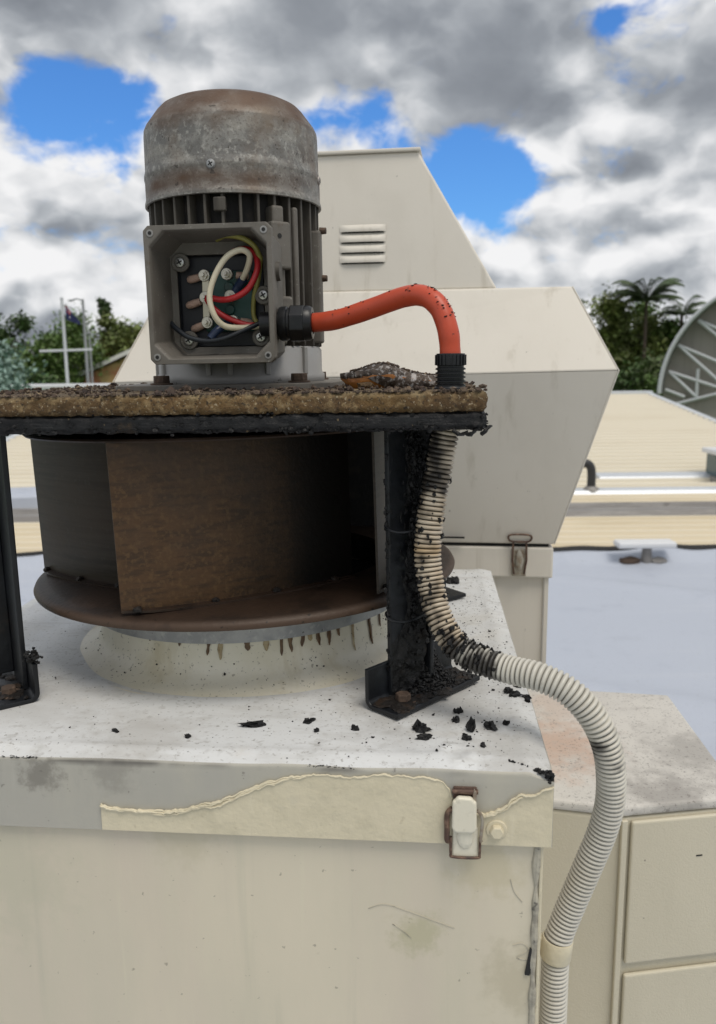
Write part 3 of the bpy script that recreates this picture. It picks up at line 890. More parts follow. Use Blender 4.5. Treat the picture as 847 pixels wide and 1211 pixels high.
# street light pole
r = empty('street_light', (-11.7, 35.5, G0), label='grey street light pole with short arm beside flagpole', cat='street light')
MB().cyl((0, 0, -0.1), (0, 0, 8.6), 0.09, 0.055, 12).build('post', 'vaultgrey', r)
MB().tube([(0, 0, 8.55), (-0.25, 0, 8.62), (-0.42, 0, 8.58)], 0.03, 8).build('arm', 'vaultgrey', r)
MB().lump((-0.5, 0, 8.55), (0.17, 0.09, 0.05), 2, 0.05).build('lamp_head', 'vaultgrey', r)
r = empty('lamp_post', (-13.3, 41, G0), label='thin grey lamp post in front of terracotta roofed house', cat='lamp post')
MB().cyl((0, 0, -0.1), (0, 0, 7.4), 0.07, 0.05, 10).build('post', 'vaultgrey', r)
MB().lump((0, 0, 7.42), (0.15, 0.12, 0.10), 3, 0.08).build('lamp_head', 'vaultgrey', r)

# house with terracotta gable
r = empty('gable_house', (-14.2, 50, G0), (0, 0, radians(4)), label='house with red brick gable and white barge boards behind poles', cat='house')
MB().prism([(-3.6, 0), (3.6, 0), (3.6, 4.75), (0.6, 6.55), (-3.6, 4.75)], 0, 8, 'xzy').build('wall', 'brick', r)
mb = MB()
for sx, (x0, z0, x1, z1) in ((-1, (-4.2, 4.6, 0.6, 6.7)), (1, (0.6, 6.7, 4.2, 4.55))):
    mb.add([(x0, -0.5, z0), (x1, -0.5, z1), (x1, 8.3, z1), (x0, 8.3, z0), (x0, -0.5, z0 + .14), (x1, -0.5, z1 + .14), (x1, 8.3, z1 + .14), (x0, 8.3, z0 + .14)],
           [(0, 3, 2, 1), (4, 5, 6, 7), (0, 1, 5, 4), (2, 3, 7, 6), (0, 4, 7, 3), (1, 2, 6, 5)])
rf = mb.build('roof', 'tile', r)
for (x0, z0, x1, z1) in ((-4.25, 4.6, 0.6, 6.72), (0.6, 6.72, 4.25, 4.55)):
    mb = MB()
    mb.add([(x0, -0.56, z0 - .08), (x1, -0.56, z1 - .08), (x1, -0.56, z1 + .17), (x0, -0.56, z0 + .17), (x0, -0.5, z0 - .08), (x1, -0.5, z1 - .08), (x1, -0.5, z1 + .17), (x0, -0.5, z0 + .17)],
           [(0, 1, 2, 3), (4, 7, 6, 5), (0, 4, 5, 1), (2, 6, 7, 3), (1, 5, 6, 2), (0, 3, 7, 4)])
    mb.build('barge_board', 'wallwhite', r)
# low white roof between
r = empty('low_shed', (-12.8, 33, G0), label='low shed with pale flat roof at the foot of flagpole', cat='shed')
MB().box((0.6, 0, 2.45), (5.0, 3.0, 4.9)).build('wall', 'wallwhite', r)
MB().box((0.6, 0, 4.98), (5.3, 3.3, 0.14)).build('roof', 'white_metal', r, bevel=0.02)

# curved shelter (barrel vault with trussed end)
r = empty('vaulted_shelter', (14.75, 28.0, G0), (0, 0, -math.atan2(14.75, 28.0)), label='curved barrel roofed shelter with trussed grey gable end', cat='shelter')
KX = 31.0 / 950.0
VZ = 4.55


def vp(px, py):
    return ((px - 904) * KX, (470 - py) * KX + VZ)


arc = [(-4.0 * cos(pi * i / 48), 4.0 * sin(pi * i / 48) + VZ) for i in range(49)]
arc_o = [(x * 1.02, (z - VZ) * 1.02 + VZ) for x, z in arc]
mb = MB()
poly = arc_o + arc[::-1]
vs = [(x, y, z) for y in (-0.25, 9) for x, z in poly]
n = len(poly)
mb.add(vs, [(i, (i + 1) % n, n + (i + 1) % n, n + i) for i in range(n)], True)
for b_ in (0, n):
    for i in range(48):
        mb.f.append([b_ + i, b_ + i + 1, b_ + n - 2 - i, b_ + n - 1 - i]); mb.s.append(False)
mb.build('roof_shell', 'vaultgrey', r)
MB().prism([(x * 0.995, (z - VZ) * 0.995 + VZ) for x, z in arc] + [(3.95, 3.9), (-3.95, 3.9)], 0.35, 0.45, 'xzy').build('end_panel', 'vaultpanel', r)
MB().tube([Vector((x * 1.01, -0.27, (z - VZ) * 1.01 + VZ)) for x, z in arc], 0.075, 8).build('edge_tube', 'pole', r)
for (a, b) in [((815, 391), (905, 432)), ((815, 391), (900, 462)), ((796, 417), (905, 466)), ((796, 417), (857, 472)), ((788, 446), (838, 463)), ((788, 446), (818, 474)),
               ((785, 466), (806, 474)), ((797, 482), (905, 452)), ((818, 443), (818, 474)), ((838, 368), (905, 395)), ((838, 368), (905, 420)), ((870, 350), (905, 365))]:
    (xa, za), (xb, zb) = vp(*a), vp(*b)
    MB().cyl((xa, 0.1, za), (xb, 0.1, zb), 0.06, 0.06, 8).build('truss_bar', 'pole', r)
    if b[0] >= 900:
        MB().cyl((-xa, 0.1, za), (-xb, 0.1, zb), 0.06, 0.06, 8).build('truss_bar', 'pole', r)
MB().box((-3.8, 4.6, 2.2), (0.3, 8.4, 4.5)).build('side_wall', 'vaultpanel', r)
MB().box((3.8, 4.6, 2.2), (0.3, 8.4, 4.5)).build('side_wall', 'vaultpanel', r)
MB().box((0, 0.4, 1.95), (7.6, 0.12, 3.9)).build('end_wall', 'vaultpanel', r)


# ================================================================== NEIGHBOURING FAN UNIT (hood in place)
def frustum(mb, h0, z0, h1, z1, cap0=False, cap1=False, xl1=0.0, xl0=0.0):
    vs = [(sx * h - (xl if sx < 0 else 0), sy * h, z - (0.012 if sx < 0 and xl and abs(z - 1.592) < 1e-4 else 0)) for h, z, xl in ((h0, z0, xl0), (h1, z1, xl1)) for sx, sy in ((-1, -1), (1, -1), (1, 1), (-1, 1))]
    fs = [(i, (i + 1) % 4, 4 + (i + 1) % 4, 4 + i) for i in range(4)]
    if cap0:
        fs.append((3, 2, 1, 0))
    if cap1:
        fs.append((4, 5, 6, 7))
    mb.add(vs, fs)
    return mb


NY = radians(-7.5)
r = empty('hooded_fan_unit', (0.058, 1.556, 0), (0, 0, NY), label='white fan unit with flared angular hood and louvred top, behind the burnt fan', cat='fan unit')
MB().box((0, 0, 0.63), (0.556, 0.556, 1.29)).build('body', 'unit', r, bevel=0.004)
MB().box((0.2805, -0.2805, 0.63), (0.006, 0.006, 1.285)).build('corner_strip', 'unit', r)
mb = MB()
frustum(mb, 0.289, 1.268, 0.289, 1.318, True, True)
mb.build('cap', 'unit', r, bevel=0.003)
frustum(MB(), 0.282, 1.3175, 0.282, 1.3235, True, True).build('gasket', 'gap', r)
frustum(MB(), 0.290, 1.3235, 0.362, 1.592, True, False, 0.026).build('lower_flare', 'unit', r, bevel=0.003)
frustum(MB(), 0.3625, 1.592, 0.302, 1.714, True, True, 0.026, 0.026).build('upper_slope', 'unit', r, bevel=0.003)
# top cover: a trapezoid housing across the middle
mb = MB()
pr_ = [(-0.204, 1.7135), (0.193, 1.7135), (0.074, 1.917), (-0.095, 1.917)]
vs = [(x, -0.297 + (z - 1.7135) * 0.12, z) for x, z in pr_] + [(x, 0.297 - (z - 1.7135) * 0.12, z) for x, z in pr_]
mb.add(vs, [(0, 1, 2, 3), (7, 6, 5, 4), (0, 4, 5, 1), (1, 5, 6, 2), (2, 6, 7, 3), (3, 7, 4, 0)])
tc_ = mb.build('top_cover', 'unit', r, bevel=0.003)
mb = MB()
mb.box((-0.0105, 0, 1.9195), (0.176, 0.556, 0.005))
mb.build('top_fold', 'unit', r, bevel=0.0015)
# pressed louvres on the front
for k in range(4):
    z = 1.8040 - 0.0152 * k
    yb = -0.297 + (z - 1.7135) * 0.12
    x0, x1 = -0.044, 0.026
    n = 14
    prof = []
    for q in range(7):
        t = q / 6
        prof.append((-0.0042 * sin(t * pi * 0.62) ** 0.8 if t else 0.0, z + 0.0085 - 0.0105 * t))
    vs, fs = [], []
    for i in range(n + 1):
        u = i / n
        e = min(1.0, sin(u * pi) * 2.6) if 0 < i < n else 0.0
        for dy, zz in prof:
            vs.append((x0 + (x1 - x0) * u, yb - 0.0012 + dy * e, zz))
    for i in range(n):
        for q in range(6):
            fs.append((i * 7 + q, (i + 1) * 7 + q, (i + 1) * 7 + q + 1, i * 7 + q + 1))
    mb = MB()
    mb.add(vs, fs, True)
    lv = mb.build('louvre', 'unit', tc_)
    MB().box(((x0 + x1) / 2, yb - 0.0012, z - 0.0022), (0.064, 0.0012, 0.0030)).build('slot', 'gap', lv)
# thin folded flanges on the hood's front corners
for s in (-1, 1):
    mb = MB()
    xl = 0.026 if s < 0 else 0
    mb.tube([(s * 0.290, -0.290, 1.324), (s * 0.3625 - xl, -0.3625, 1.592 - xl * 0.46), (s * 0.302 - xl, -0.302, 1.714)], 0.0008, 6)
    mb.build('corner_fold', 'unit', r)
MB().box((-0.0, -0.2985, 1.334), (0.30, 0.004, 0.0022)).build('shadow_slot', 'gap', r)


def wire_latch(parent, x, y, z):
    pl = MB().box((x, y - 0.002, z - 0.012), (0.022, 0.004, 0.044)).build('latch', 'latch_zinc', parent, bevel=0.001)
    MB().tube(catmull([(x - 0.016, y - 0.006, z + 0.024), (x - 0.018, y - 0.008, z + 0.030), (x - 0.012, y - 0.009, z + 0.034), (x + 0.012, y - 0.009, z + 0.034), (x + 0.018, y - 0.008, z + 0.030), (x + 0.016, y - 0.006, z + 0.024), (x + 0.009, y - 0.006, z + 0.022), (x - 0.009, y - 0.006, z + 0.022), (x - 0.016, y - 0.006, z + 0.024)], 3), 0.0016, 6).build('keeper', 'latch_rust', pl)
    for s in (-1, 1):
        MB().tube([(x + s * 0.010, y - 0.007, z + 0.022), (x + s * 0.011, y - 0.009, z - 0.006), (x + s * 0.008, y - 0.006, z - 0.030)], 0.0016, 6).build('wire', 'latch_rust', pl)
    MB().lump((x, y - 0.009, z - 0.008), (0.0065, 0.0035, 0.017), 4, 0.1, ico=ICO2).build('lever', 'latch_zinc', pl)


wire_latch(r, 0.236, -0.2895, 1.306)

# ================================================================== LOW PLENUM BOX AT THE RIGHT
r = empty('plenum_box', (0, 0, 0), label='low cream metal plenum box with stained top beside the conduit', cat='box')
A, B, C_, D_, E_ = (0.176, 0.803), (0.277, 0.779), (0.411, 0.798), (0.434, 1.068), (0.215, 1.106)
MB().prism([A, B, C_, D_, E_], 0.0, 1.128, 'xyz').build('body', 'plenum', r, bevel=0.004, bseg=3)
# top sheet, folded over the sides
cx, cy = 0.30, 0.95
mb = MB()
poly = [A, B, C_, D_, E_]
out_p = [(cx + (x - cx) * 1.012, cy + (y - cy) * 1.012) for x, y in poly]
mb.prism(out_p, 1.1285, 1.1415, 'xyz')
mb.build('top_sheet', 'plenum_top', r, bevel=0.005, bseg=4)
# door panels on the front-right face: upper and lower, standing proud
dv = Vector((C_[0] - B[0], C_[1] - B[1], 0)).normalized()
nv = Vector((dv.y, -dv.x, 0))


def onface(s, o, z):
    return Vector((B[0], B[1], 0)) + dv * s + nv * o + Vector((0, 0, z))


def facebox(nm, s0, s1, z0, z1, o0, o1, m, bev, parent):
    mb = MB()
    vs = [onface(s, o, z) for s in (s0, s1) for o in (o0, o1) for z in (z0, z1)]
    mb.add(vs, [(0, 1, 3, 2), (4, 6, 7, 5), (0, 4, 5, 1), (2, 3, 7, 6), (0, 2, 6, 4), (1, 5, 7, 3)])
    return mb.build(nm, m, parent, bevel=bev, bseg=3)


facebox('door_panel', 0.008, 0.131, 0.9555, 1.1255, 0.0005, 0.006, 'plenum', 0.003, r)
facebox('door_panel', 0.008, 0.131, 0.30, 0.9425, 0.0005, 0.006, 'plenum', 0.003, r)
facebox('edge_strip', -0.003, 0.004, 0.05, 1.127, 0.0005, 0.005, 'plenum', 0.0015, r)
facebox('scratch', 0.083, 0.090, 1.0785, 1.080, 0.006, 0.0064, 'gap', 0, r)

# ================================================================== THE BURNT FAN'S BOX
H = 0.289
fan = empty('fan_box', (BOX.x, BOX.y, 0), (0, 0, YAW), label='cream metal fan box with white dented cap and peeling sealant, under the burnt fan', cat='fan box')
MB().box((-0.0, 0, 0.645), (0.570, 0.570, 1.29)).build('body', 'cream', fan, bevel=0.003)


def capz(x, y):
    z = 0.0012 * fbm(Vector((x * 7, y * 7, 1.0)))
    dx, dy = H - abs(x), H - abs(y)
    for d, other in ((dx, y), (dy, x)):
        z += 0.0016 * exp(-((d - 0.016) / 0.005) ** 2) * (0.8 + 0.6 * noise.noise(Vector((other * 9, d, 2.0))))
        z -= 0.0020 * exp(-(d / 0.006) ** 2) * (1 + 0.9 * noise.noise(Vector((other * 14, 3.0, d))))
    # pressed dimples near the front right corner
    for (qx, qy) in ((0.222, -0.270), (0.272, -0.222)):
        rr_ = sqrt((x - qx) ** 2 + ((y - qy) * 1.0) ** 2)
        z += 0.0018 * exp(-((rr_ - 0.012) / 0.003) ** 2) - 0.001 * exp(-(rr_ / 0.007) ** 2)
    # crumpled corner
    rc = sqrt((x - H) ** 2 + (y + H) ** 2)
    z -= 0.005 * exp(-(rc / 0.014) ** 2)
    return z


NG = 150
gp = [-H + 2 * H * i / NG for i in range(NG + 1)]
mb = MB()
vs = [Vector((x, y, 1.3205 + capz(x, y))) for y in gp for x in gp]
fs = [(j * (NG + 1) + i, j * (NG + 1) + i + 1, (j + 1) * (NG + 1) + i + 1, (j + 1) * (NG + 1) + i) for j in range(NG) for i in range(NG) if (gp[i] - 0.015) ** 2 + (gp[j] - 0.003) ** 2 > 0.166 ** 2]
mb.add(vs, fs, True)
cap = mb.build('cap_top', 'cap', fan)
# rolled edge and skirt
loop = [(gp[i], -H) for i in range(NG)] + [(H, gp[i]) for i in range(NG)] + [(gp[i], H) for i in range(NG, 0, -1)] + [(-H, gp[i]) for i in range(NG, 0, -1)]
mb = MB()
n = len(loop)
vs = []
steps = [(0.0, 0.0, 1), (0.0008, -0.0008, 1), (0.0012, -0.0025, 0.7), (0.0012, -0.0045, 0.4), (0.0012, -0.0075, 0.2), (0.0012, -0.012, 0.0), (0.0010, -0.035, 0), (0.0012, -0.0585, 0), (-0.002, -0.0590, 0)]
for k, (o, dz, keep) in enumerate(steps):
    for x, y in loop:
        ex = o * (1 if x > H - 1e-6 else -1 if x < -H + 1e-6 else 0)
        ey = o * (1 if y > H - 1e-6 else -1 if y < -H + 1e-6 else 0)
        w = 0.0006 * noise.noise(Vector((x * 11, y * 11, dz * 30))) * (1 if k in (4, 5, 6, 7) else 0)
        vs.append((x + ex + (w if ex else 0), y + ey + (w if ey else 0), 1.3205 + capz(x, y) * keep + dz))
fs = []
for k in range(len(steps) - 1):
    for i in range(n):
        j = (i + 1) % n
        fs.append((k * n + j, k * n + i, (k + 1) * n + i, (k + 1) * n + j))
mb.add(vs, fs, True)
mb.attr('dirt', lambda p: 0.85 * max(0.0, 1 - abs(1.3165 - p.z) / (0.004 + 0.004 * noise.noise(Vector((p.x * 12, p.y * 12, 3.0))))) * max(0.0, min(1.0, 0.35 + 1.5 * fbm(Vector((p.x, p.y, 0)), 26))))
mb.build('cap_skirt', 'grey_coat', fan)
# grubby weathered line where the cap folds over: flakes of soot in the crease
mb = MB()
for i in range(420):
    x = rnd.uniform(-0.16, H)
    if noise.noise(Vector((x * 16, 0.3, 0.7))) < 0.12:
        continue
    s = rnd.uniform(0.0002, 0.0005)
    mb.lump((x, -H - 0.0006, 1.3178 + rnd.gauss(0, 0.0008)), (s * 2.2, 0.0005, s * 0.6), i, 0.5)
for i in range(60):
    t = rnd.random() ** 1.5
    mb.lump((H - 0.0005 - 0.030 * t, -H + 0.012 * t + rnd.gauss(0, 0.0012), 1.3175 + 0.003 * t + rnd.gauss(0, 0.0006)), (0.0016, 0.0012, 0.0008), i, 0.5)
for i in range(30):
    mb.lump((H - abs(rnd.gauss(0, 0.002)), -H + abs(rnd.gauss(0, 0.002)) - 0.0010, 1.3155 + rnd.gauss(0, 0.0020)), (0.0014, 0.001, 0.0014), i, 0.5)
tag(mb.build('edge_soot', 'char', fan), kind='stuff')

# cream sealant smeared over the grey skirt
yf = -H - 0.0012


def film(nm, poly, th=0.0012):
    mb = MB()
    mb.prism(poly, yf - th, yf + 0.001, 'xzy')
    return mb.build(nm, 'patch', fan, bevel=0.0004)


def wob(pts, n, amp, seed):
    c = catmull([Vector((x, 0, z)) for x, z in pts], n)
    return [(p.x + amp * noise.noise(Vector((p.x * 160, seed, 0))), p.z + amp * noise.noise(Vector((p.x * 190, seed, 5))) + amp * 1.6 * noise.noise(Vector((p.x * 70, seed, 8))) + amp * 0.8 * noise.noise(Vector((p.x * 420, seed, 2)))) for p in c]


edge = wob([(-0.040, 1.2830), (-0.036, 1.2812), (-0.008, 1.2795), (0.021, 1.2812), (0.040, 1.2860), (0.059, 1.2932), (0.082, 1.3040), (0.104, 1.3102), (0.127, 1.3122), (0.150, 1.3112), (0.171, 1.3142), (0.186, 1.3130), (0.207, 1.3128), (0.2160, 1.306), (0.219, 1.296)], 20, 0.0012, 1)
f1 = film('sealant_film', [(-0.040, 1.2625)] + edge + [(0.2195, 1.2625)])
edge2 = wob([(0.2195, 1.2835), (0.236, 1.2862), (0.246, 1.288), (0.258, 1.2945), (0.266, 1.3015), (0.274, 1.303), (0.283, 1.3072), (0.2895, 1.309)], 16, 0.0012, 4)
f2 = film('sealant_film', [(0.2195, 1.2625)] + edge2 + [(0.2895, 1.2625)])
# raised strings of sealant along the smeared edges
for k, (ed, off) in enumerate(((edge, 0.0), (edge[20:150], -0.0022), (edge[25:130], -0.0042), (edge[5:75], -0.0016), (edge2, 0.0), (edge2[10:70], -0.0024))):
    pts = [Vector((x, yf - 0.0012 - 0.0003 * k, z + off * (0.5 + 0.9 * noise.noise(Vector((x * 28, k * 3.0, 7)))) + 0.0012 * noise.noise(Vector((x * 90, k * 2.0, 0))))) for x, z in ed]
    mb = MB()
    mb.tube(pts, [max(0.0002, 0.0009 * (0.8 + 0.7 * noise.noise(Vector((p.x * 120, k, 3))))) * (0.2 if i in (0, len(pts) - 1) else 1) for i, p in enumerate(pts)], 6)
    mb.build('sealant_bead', 'patch', f1 if k < 4 else f2)
# ragged sealant down the front right corner seam of the body
pts = [Vector((0.2805 + 0.0016 * noise.noise(Vector((0, z * 40, 1))), -0.2852, z)) for z in [1.262 - 0.004 * i for i in range(60)]]
mb = MB()
mb.tube(pts, [0.0026 * (1 + 0.75 * noise.noise(Vector((p.z * 55, 3.1, 0)))) for p in pts], 8)
mb.build('corner_sealant', 'sealrag', fan)
pts = [Vector((0.2835, -0.2862, z)) for z in [1.262 - 0.005 * i for i in range(80)]]
mb = MB()
mb.tube(pts, [0.0012 * (1 + 0.3 * noise.noise(Vector((p.z * 25, 9.1, 0)))) for p in pts], 6)
mb.build('corner_fold', 'patch', fan)
mb = MB()
mb.box((0.2775, -0.2855, 1.166), (0.0035, 0.003, 0.022), (0, 0.15, 0))
mb.build('torn_tape', 'gap', fan)
# hairline scratches in the paint
for k, pl in enumerate(([(0.158, 1.203), (0.170, 1.207), (0.185, 1.203), (0.205, 1.196), (0.222, 1.190)], [(0.176, 1.191), (0.182, 1.187), (0.190, 1.180)], [(0.262, 1.232), (0.265, 1.222), (0.271, 1.214)], [(0.265, 1.178), (0.272, 1.180), (0.276, 1.174), (0.268, 1.168), (0.280, 1.166)])):
    pts = catmull([Vector((x, -0.28515, z)) for x, z in pl], 5)
    MB().tube(pts, 0.00035, 5).build('scratch', 'sealrag', fan)

# hex bolt
bt = MB()
bt.cyl((0.2506, yf - 0.0002, 1.275), (0.2506, yf - 0.0022, 1.275), 0.0078, 0.0074, 24)
bo = bt.build('bolt', 'patch', fan, bevel=0.0005)
MB().cyl((0.2506, yf - 0.002, 1.275), (0.2506, yf - 0.0068, 1.275), 0.0052, 0.0048, 6).build('bolt_head', 'patch', bo, bevel=0.0007)

# toggle latch
lx = 0.2275
pl = MB().box((lx + 0.0005, yf - 0.0012, 1.3030), (0.0165, 0.0026, 0.0085)).build('latch', 'latch_rust', fan, bevel=0.0008)
lev = MB().prism([(-0.0084, 1.2992), (-0.0088, 1.2790), (-0.0080, 1.2766), (-0.0058, 1.2752), (0.0058, 1.2752), (0.0080, 1.2766), (0.0088, 1.2790), (0.0084, 1.2992), (0.0066, 1.3000), (0.0050, 1.3022), (-0.0050, 1.3026), (-0.0066, 1.3000)], yf - 0.0085, yf - 0.0035, 'xzy').build('lever', 'latch_white', pl, bevel=0.0018, bseg=3)
lev.location.x = lx
MB().cyl((lx - 0.0088, yf - 0.0035, 1.3048), (lx + 0.0095, yf - 0.0035, 1.3048), 0.0018, 0.0018, 10).build('hinge_pin', 'latch_rust', pl)
MB().prism([(lx + 0.0058, 1.2988), (lx + 0.0084, 1.2988), (lx + 0.0084, 1.3060), (lx + 0.0066, 1.3068), (lx + 0.0058, 1.3040)], yf - 0.006, yf - 0.002, 'xzy').build('hinge_ear', 'latch_zinc', pl, bevel=0.0005)
for s, pp in ((-1, [(0.0086, 1.2925), (0.0112, 1.2895), (0.0122, 1.2850), (0.0120, 1.2760), (0.0120, 1.2680), (0.0104, 1.2672)]), (1, [(0.0088, 1.2915), (0.0116, 1.2885), (0.0128, 1.2825), (0.0122, 1.2750), (0.0118, 1.2690), (0.0124, 1.2675)])):
    pts = catmull([Vector((lx + s * a, yf - 0.0050, z)) for a, z in pp], 4)
    MB().tube(pts, 0.0012 if s > 0 else 0.0020, 8).build('bail_wire', 'latch_rust' if s < 0 else 'latch_zinc', pl)
kp = MB().box((lx + 0.001, yf - 0.0016, 1.2655), (0.0180, 0.0032, 0.0235)).build('keeper', 'latch_white', pl, bevel=0.0010)
MB().tube(catmull([(lx - 0.0094, yf - 0.0038, 1.2700), (lx - 0.0092, yf - 0.0040, 1.2570), (lx - 0.0075, yf - 0.0042, 1.2542), (lx + 0.0095, yf - 0.0042, 1.2542), (lx + 0.0112, yf - 0.0040, 1.2570), (lx + 0.0114, yf - 0.0038, 1.2700)], 4), 0.0010, 8).build('bail_wire', 'latch_rust', pl)
MB().lump((lx + 0.0010, yf - 0.0034, 1.2705), (0.0062, 0.0024, 0.0105), 2, 0.03, ico=ICO2).build('hook', 'latch_white', pl)

# spun inlet cone on the cap
CX, CY = 0.015, 0.003


def coneprof(z):
    t = (z - 1.3195) / (1.372 - 1.3195)
    t = max(0, min(1, t))
    return 0.1545 + 0.026 * (1 - t) ** 7 + 0.004 * (1 - t)


zs = [1.3195 + 0.0525 * (i / 18) for i in range(19)]
prof = [(0.196, 1.3194), (0.188, 1.3203)] + [(coneprof(z), z) for z in zs] + [(0.1515, 1.3735), (0.1505, 1.3735)]
co = MB().lathe(prof, 120, (CX, CY, 0), rfun=lambda a, z: 1 + 0.003 * noise.noise(Vector((cos(a) * 2, sin(a) * 2, z * 30)))).build('inlet_cone', 'cone', fan, sharp=60)
MB().lathe([(0.1506, 1.3733), (0.1445, 1.330), (0.1440, 1.2935), (0.0, 1.2930)], 80, (CX, CY, 0)).build('duct_throat', 'shade_black', fan)  # closed off shallow; near-black colour stands in for shade down the duct
for k, (deg, l, w) in enumerate([(281, .014, .0035), (286, .022, .0032), (289, .017, .004), (293, .014, .003), (296, .010, .0045), (299, .013, .005), (303, .02, .0028), (307, .010, .004), (313, .024, .0032), (322, .026, .003), (328, .016, .003), (262, .018, .0035), (266, .022, .0032), (252, .010, .003), (240, .008, .004), (275, .010, .004)]):
    a0 = radians(deg + 5)
    mb = MB()
    vs, fs = [], []
    ns = 9
    for i in range(ns):
        t = i / (ns - 1)
        z = 1.3640 - l * (0.55 + 0.5 * noise.noise(Vector((k * 5.3, 1, 0)))) * 1.5 * t
        ww = w * (1.5 if k % 3 else 2.3) * (0.85 - 0.35 * t + 0.30 * noise.noise(Vector((k * 3.1, t * 3.0, 0)))) * (0.35 if i == ns - 1 else 0.8 if i == ns - 2 else 1) * 0.42
        for q, (da, o) in enumerate(((-1, 0.0003), (-0.5, 0.0011), (0.5, 0.0011), (1, 0.0003))):
            a = a0 + da * ww / 0.156 + 0.01 * noise.noise(Vector((k, z * 90, 0)))
            R_ = coneprof(z) * 1.004 + o
            vs.append((CX + R_ * cos(a), CY + R_ * sin(a), z))
    for i in range(ns - 1):
        for q in range(3):
            fs.append((i * 4 + q, (i + 1) * 4 + q, (i + 1) * 4 + q + 1, i * 4 + q + 1))
    mb.add(vs, fs, True)
    mb.build('grease_drip', 'grease' if k % 4 else 'grease_light', co)

# ================================================================== MOTOR STAND
SX, SY = 0.015, 0.002
stand = empty('motor_stand', W(SX, SY, 1.320), (0, radians(-0.35), YAW), label='burnt stand with crusted yellow brown board on black steel legs', cat='stand')
mb = MB()
noisy_box(mb, (-0.232, -0.2165, 0.2455), (0.231, 0.2165, 0.2608), 0.0030, 0.0014, 150, 1.0, 6, 0.0013)
mb.attr('dirt', lambda p: 0.92 * max(0, min(1, (p.z - 0.2592) / 0.0012)) * (0.75 + 0.6 * noise.noise(p * 60)))
mb.attr('pale', lambda p: 0.9 * max(0, min(1, (p.z - 0.2570 + 0.003 * fbm(p, 90)) / 0.003)) * max(0.0, min(1.0, 0.5 + 1.1 * fbm(p, 38))))
board = mb.build('insulation_layer', 'crust', stand, sharp=180)
mb = MB()
noisy_box(mb, (-0.231, -0.2145, 0.2315), (0.2305, 0.2150, 0.2460), 0.0030, 0.0018, 120, 4.0, 6)
bply = mb.build('charred_board', 'ply', stand, sharp=180)
# crumbs lying on the board
mb = MB()
for i in range(2300):
    x, y = rnd.uniform(-0.23, 0.229), rnd.uniform(-0.213, 0.214)
    if (x + 0.003) ** 2 + y * y < 0.09 ** 2:
        continue
    if noise.noise(Vector((x * 22, y * 22, 0.2))) < -0.12 and rnd.random() < 0.8:
        continue
    s = min(0.0042, rnd.lognormvariate(-6.75, 0.5))
    mb.lump((x, y, 0.2615 + s * 0.5), (s, s * rnd.uniform(.6, 1.2), s * rnd.uniform(.5, .9)), i, 0.5)
for i in range(420):
    x = rnd.uniform(-0.231, 0.231)
    s = min(0.003, rnd.lognormvariate(-6.9, 0.5))
    mb.lump((x, -0.2165 + abs(rnd.gauss(0, 0.004)), 0.2607 + s * 0.4), (s, s, s * rnd.uniform(.5, .9)), i, 0.5)
tag(mb.build('board_crumbs', 'crumb', stand), kind='stuff')
# shreds hanging from the board's underside and edges
mb = MB()
for i in range(260):
    e_ = rnd.random()
    if e_ < 0.75:
        x, y = rnd.uniform(-0.228, 0.228), -0.2145 + rnd.gauss(0, 0.0015)
    else:
        x, y = 0.2305 + rnd.gauss(0, 0.0015), rnd.uniform(-0.212, 0.0)
    s = rnd.uniform(0.0005, 0.0016)
    mb.lump((x, y, rnd.choice((0.2322, 0.2325, 0.234, 0.2385, 0.2435)) + rnd.gauss(0, 0.0012)), (s * 1.4, s, s), i, 0.6)
tag(mb.build('char_shreds', 'char', stand), kind='stuff')
for k, (x0, l) in enumerate(((0.186, 0.011), (0.196, 0.009), (0.207, 0.008), (0.168, 0.006))):
    pts = [Vector((x0 + 0.02 + l * t, -0.2150 - 0.002 * sin(t * 5), 0.2315 - 0.003 * sin(t * 3 + k))) for t in [i / 6 for i in range(7)]]
    MB().tube(pts, [0.0018, 0.0016, 0.0019, 0.0012, 0.0016, 0.001, 0.0005], 6).build('char_curl', 'char', stand)

tv = Vector((0.632, 0.775, 0))
nv2 = Vector((0.775, -0.632, 0))
P00 = Vector((0.136, -0.196, 0))


def legpt(s, o, z, mx, my):
    p = P00 + tv * s + nv2 * o
    return Vector((p.x * mx + (-0.010 if mx < 0 else 0.0), p.y * my, z))


def legbox(mb, s0, s1, o0, o1, z0, z1, mx, my, s0t=None, s1t=None):
    s0t = s0 if s0t is None else s0t
    s1t = s1 if s1t is None else s1t
    vs = []
    for a, at_ in ((s0, s0t), (s1, s1t)):
        for o in (o0, o1):
            vs.append(legpt(a, o, z0, mx, my))
            vs.append(legpt(at_, o, z1, mx, my))
    fs = [(0, 1, 3, 2), (4, 6, 7, 5), (0, 4, 5, 1), (2, 3, 7, 6), (0, 2, 6, 4), (1, 5, 7, 3)]
    if mx * my < 0:
        fs = [q[::-1] for q in fs]
    mb.add(vs, fs)


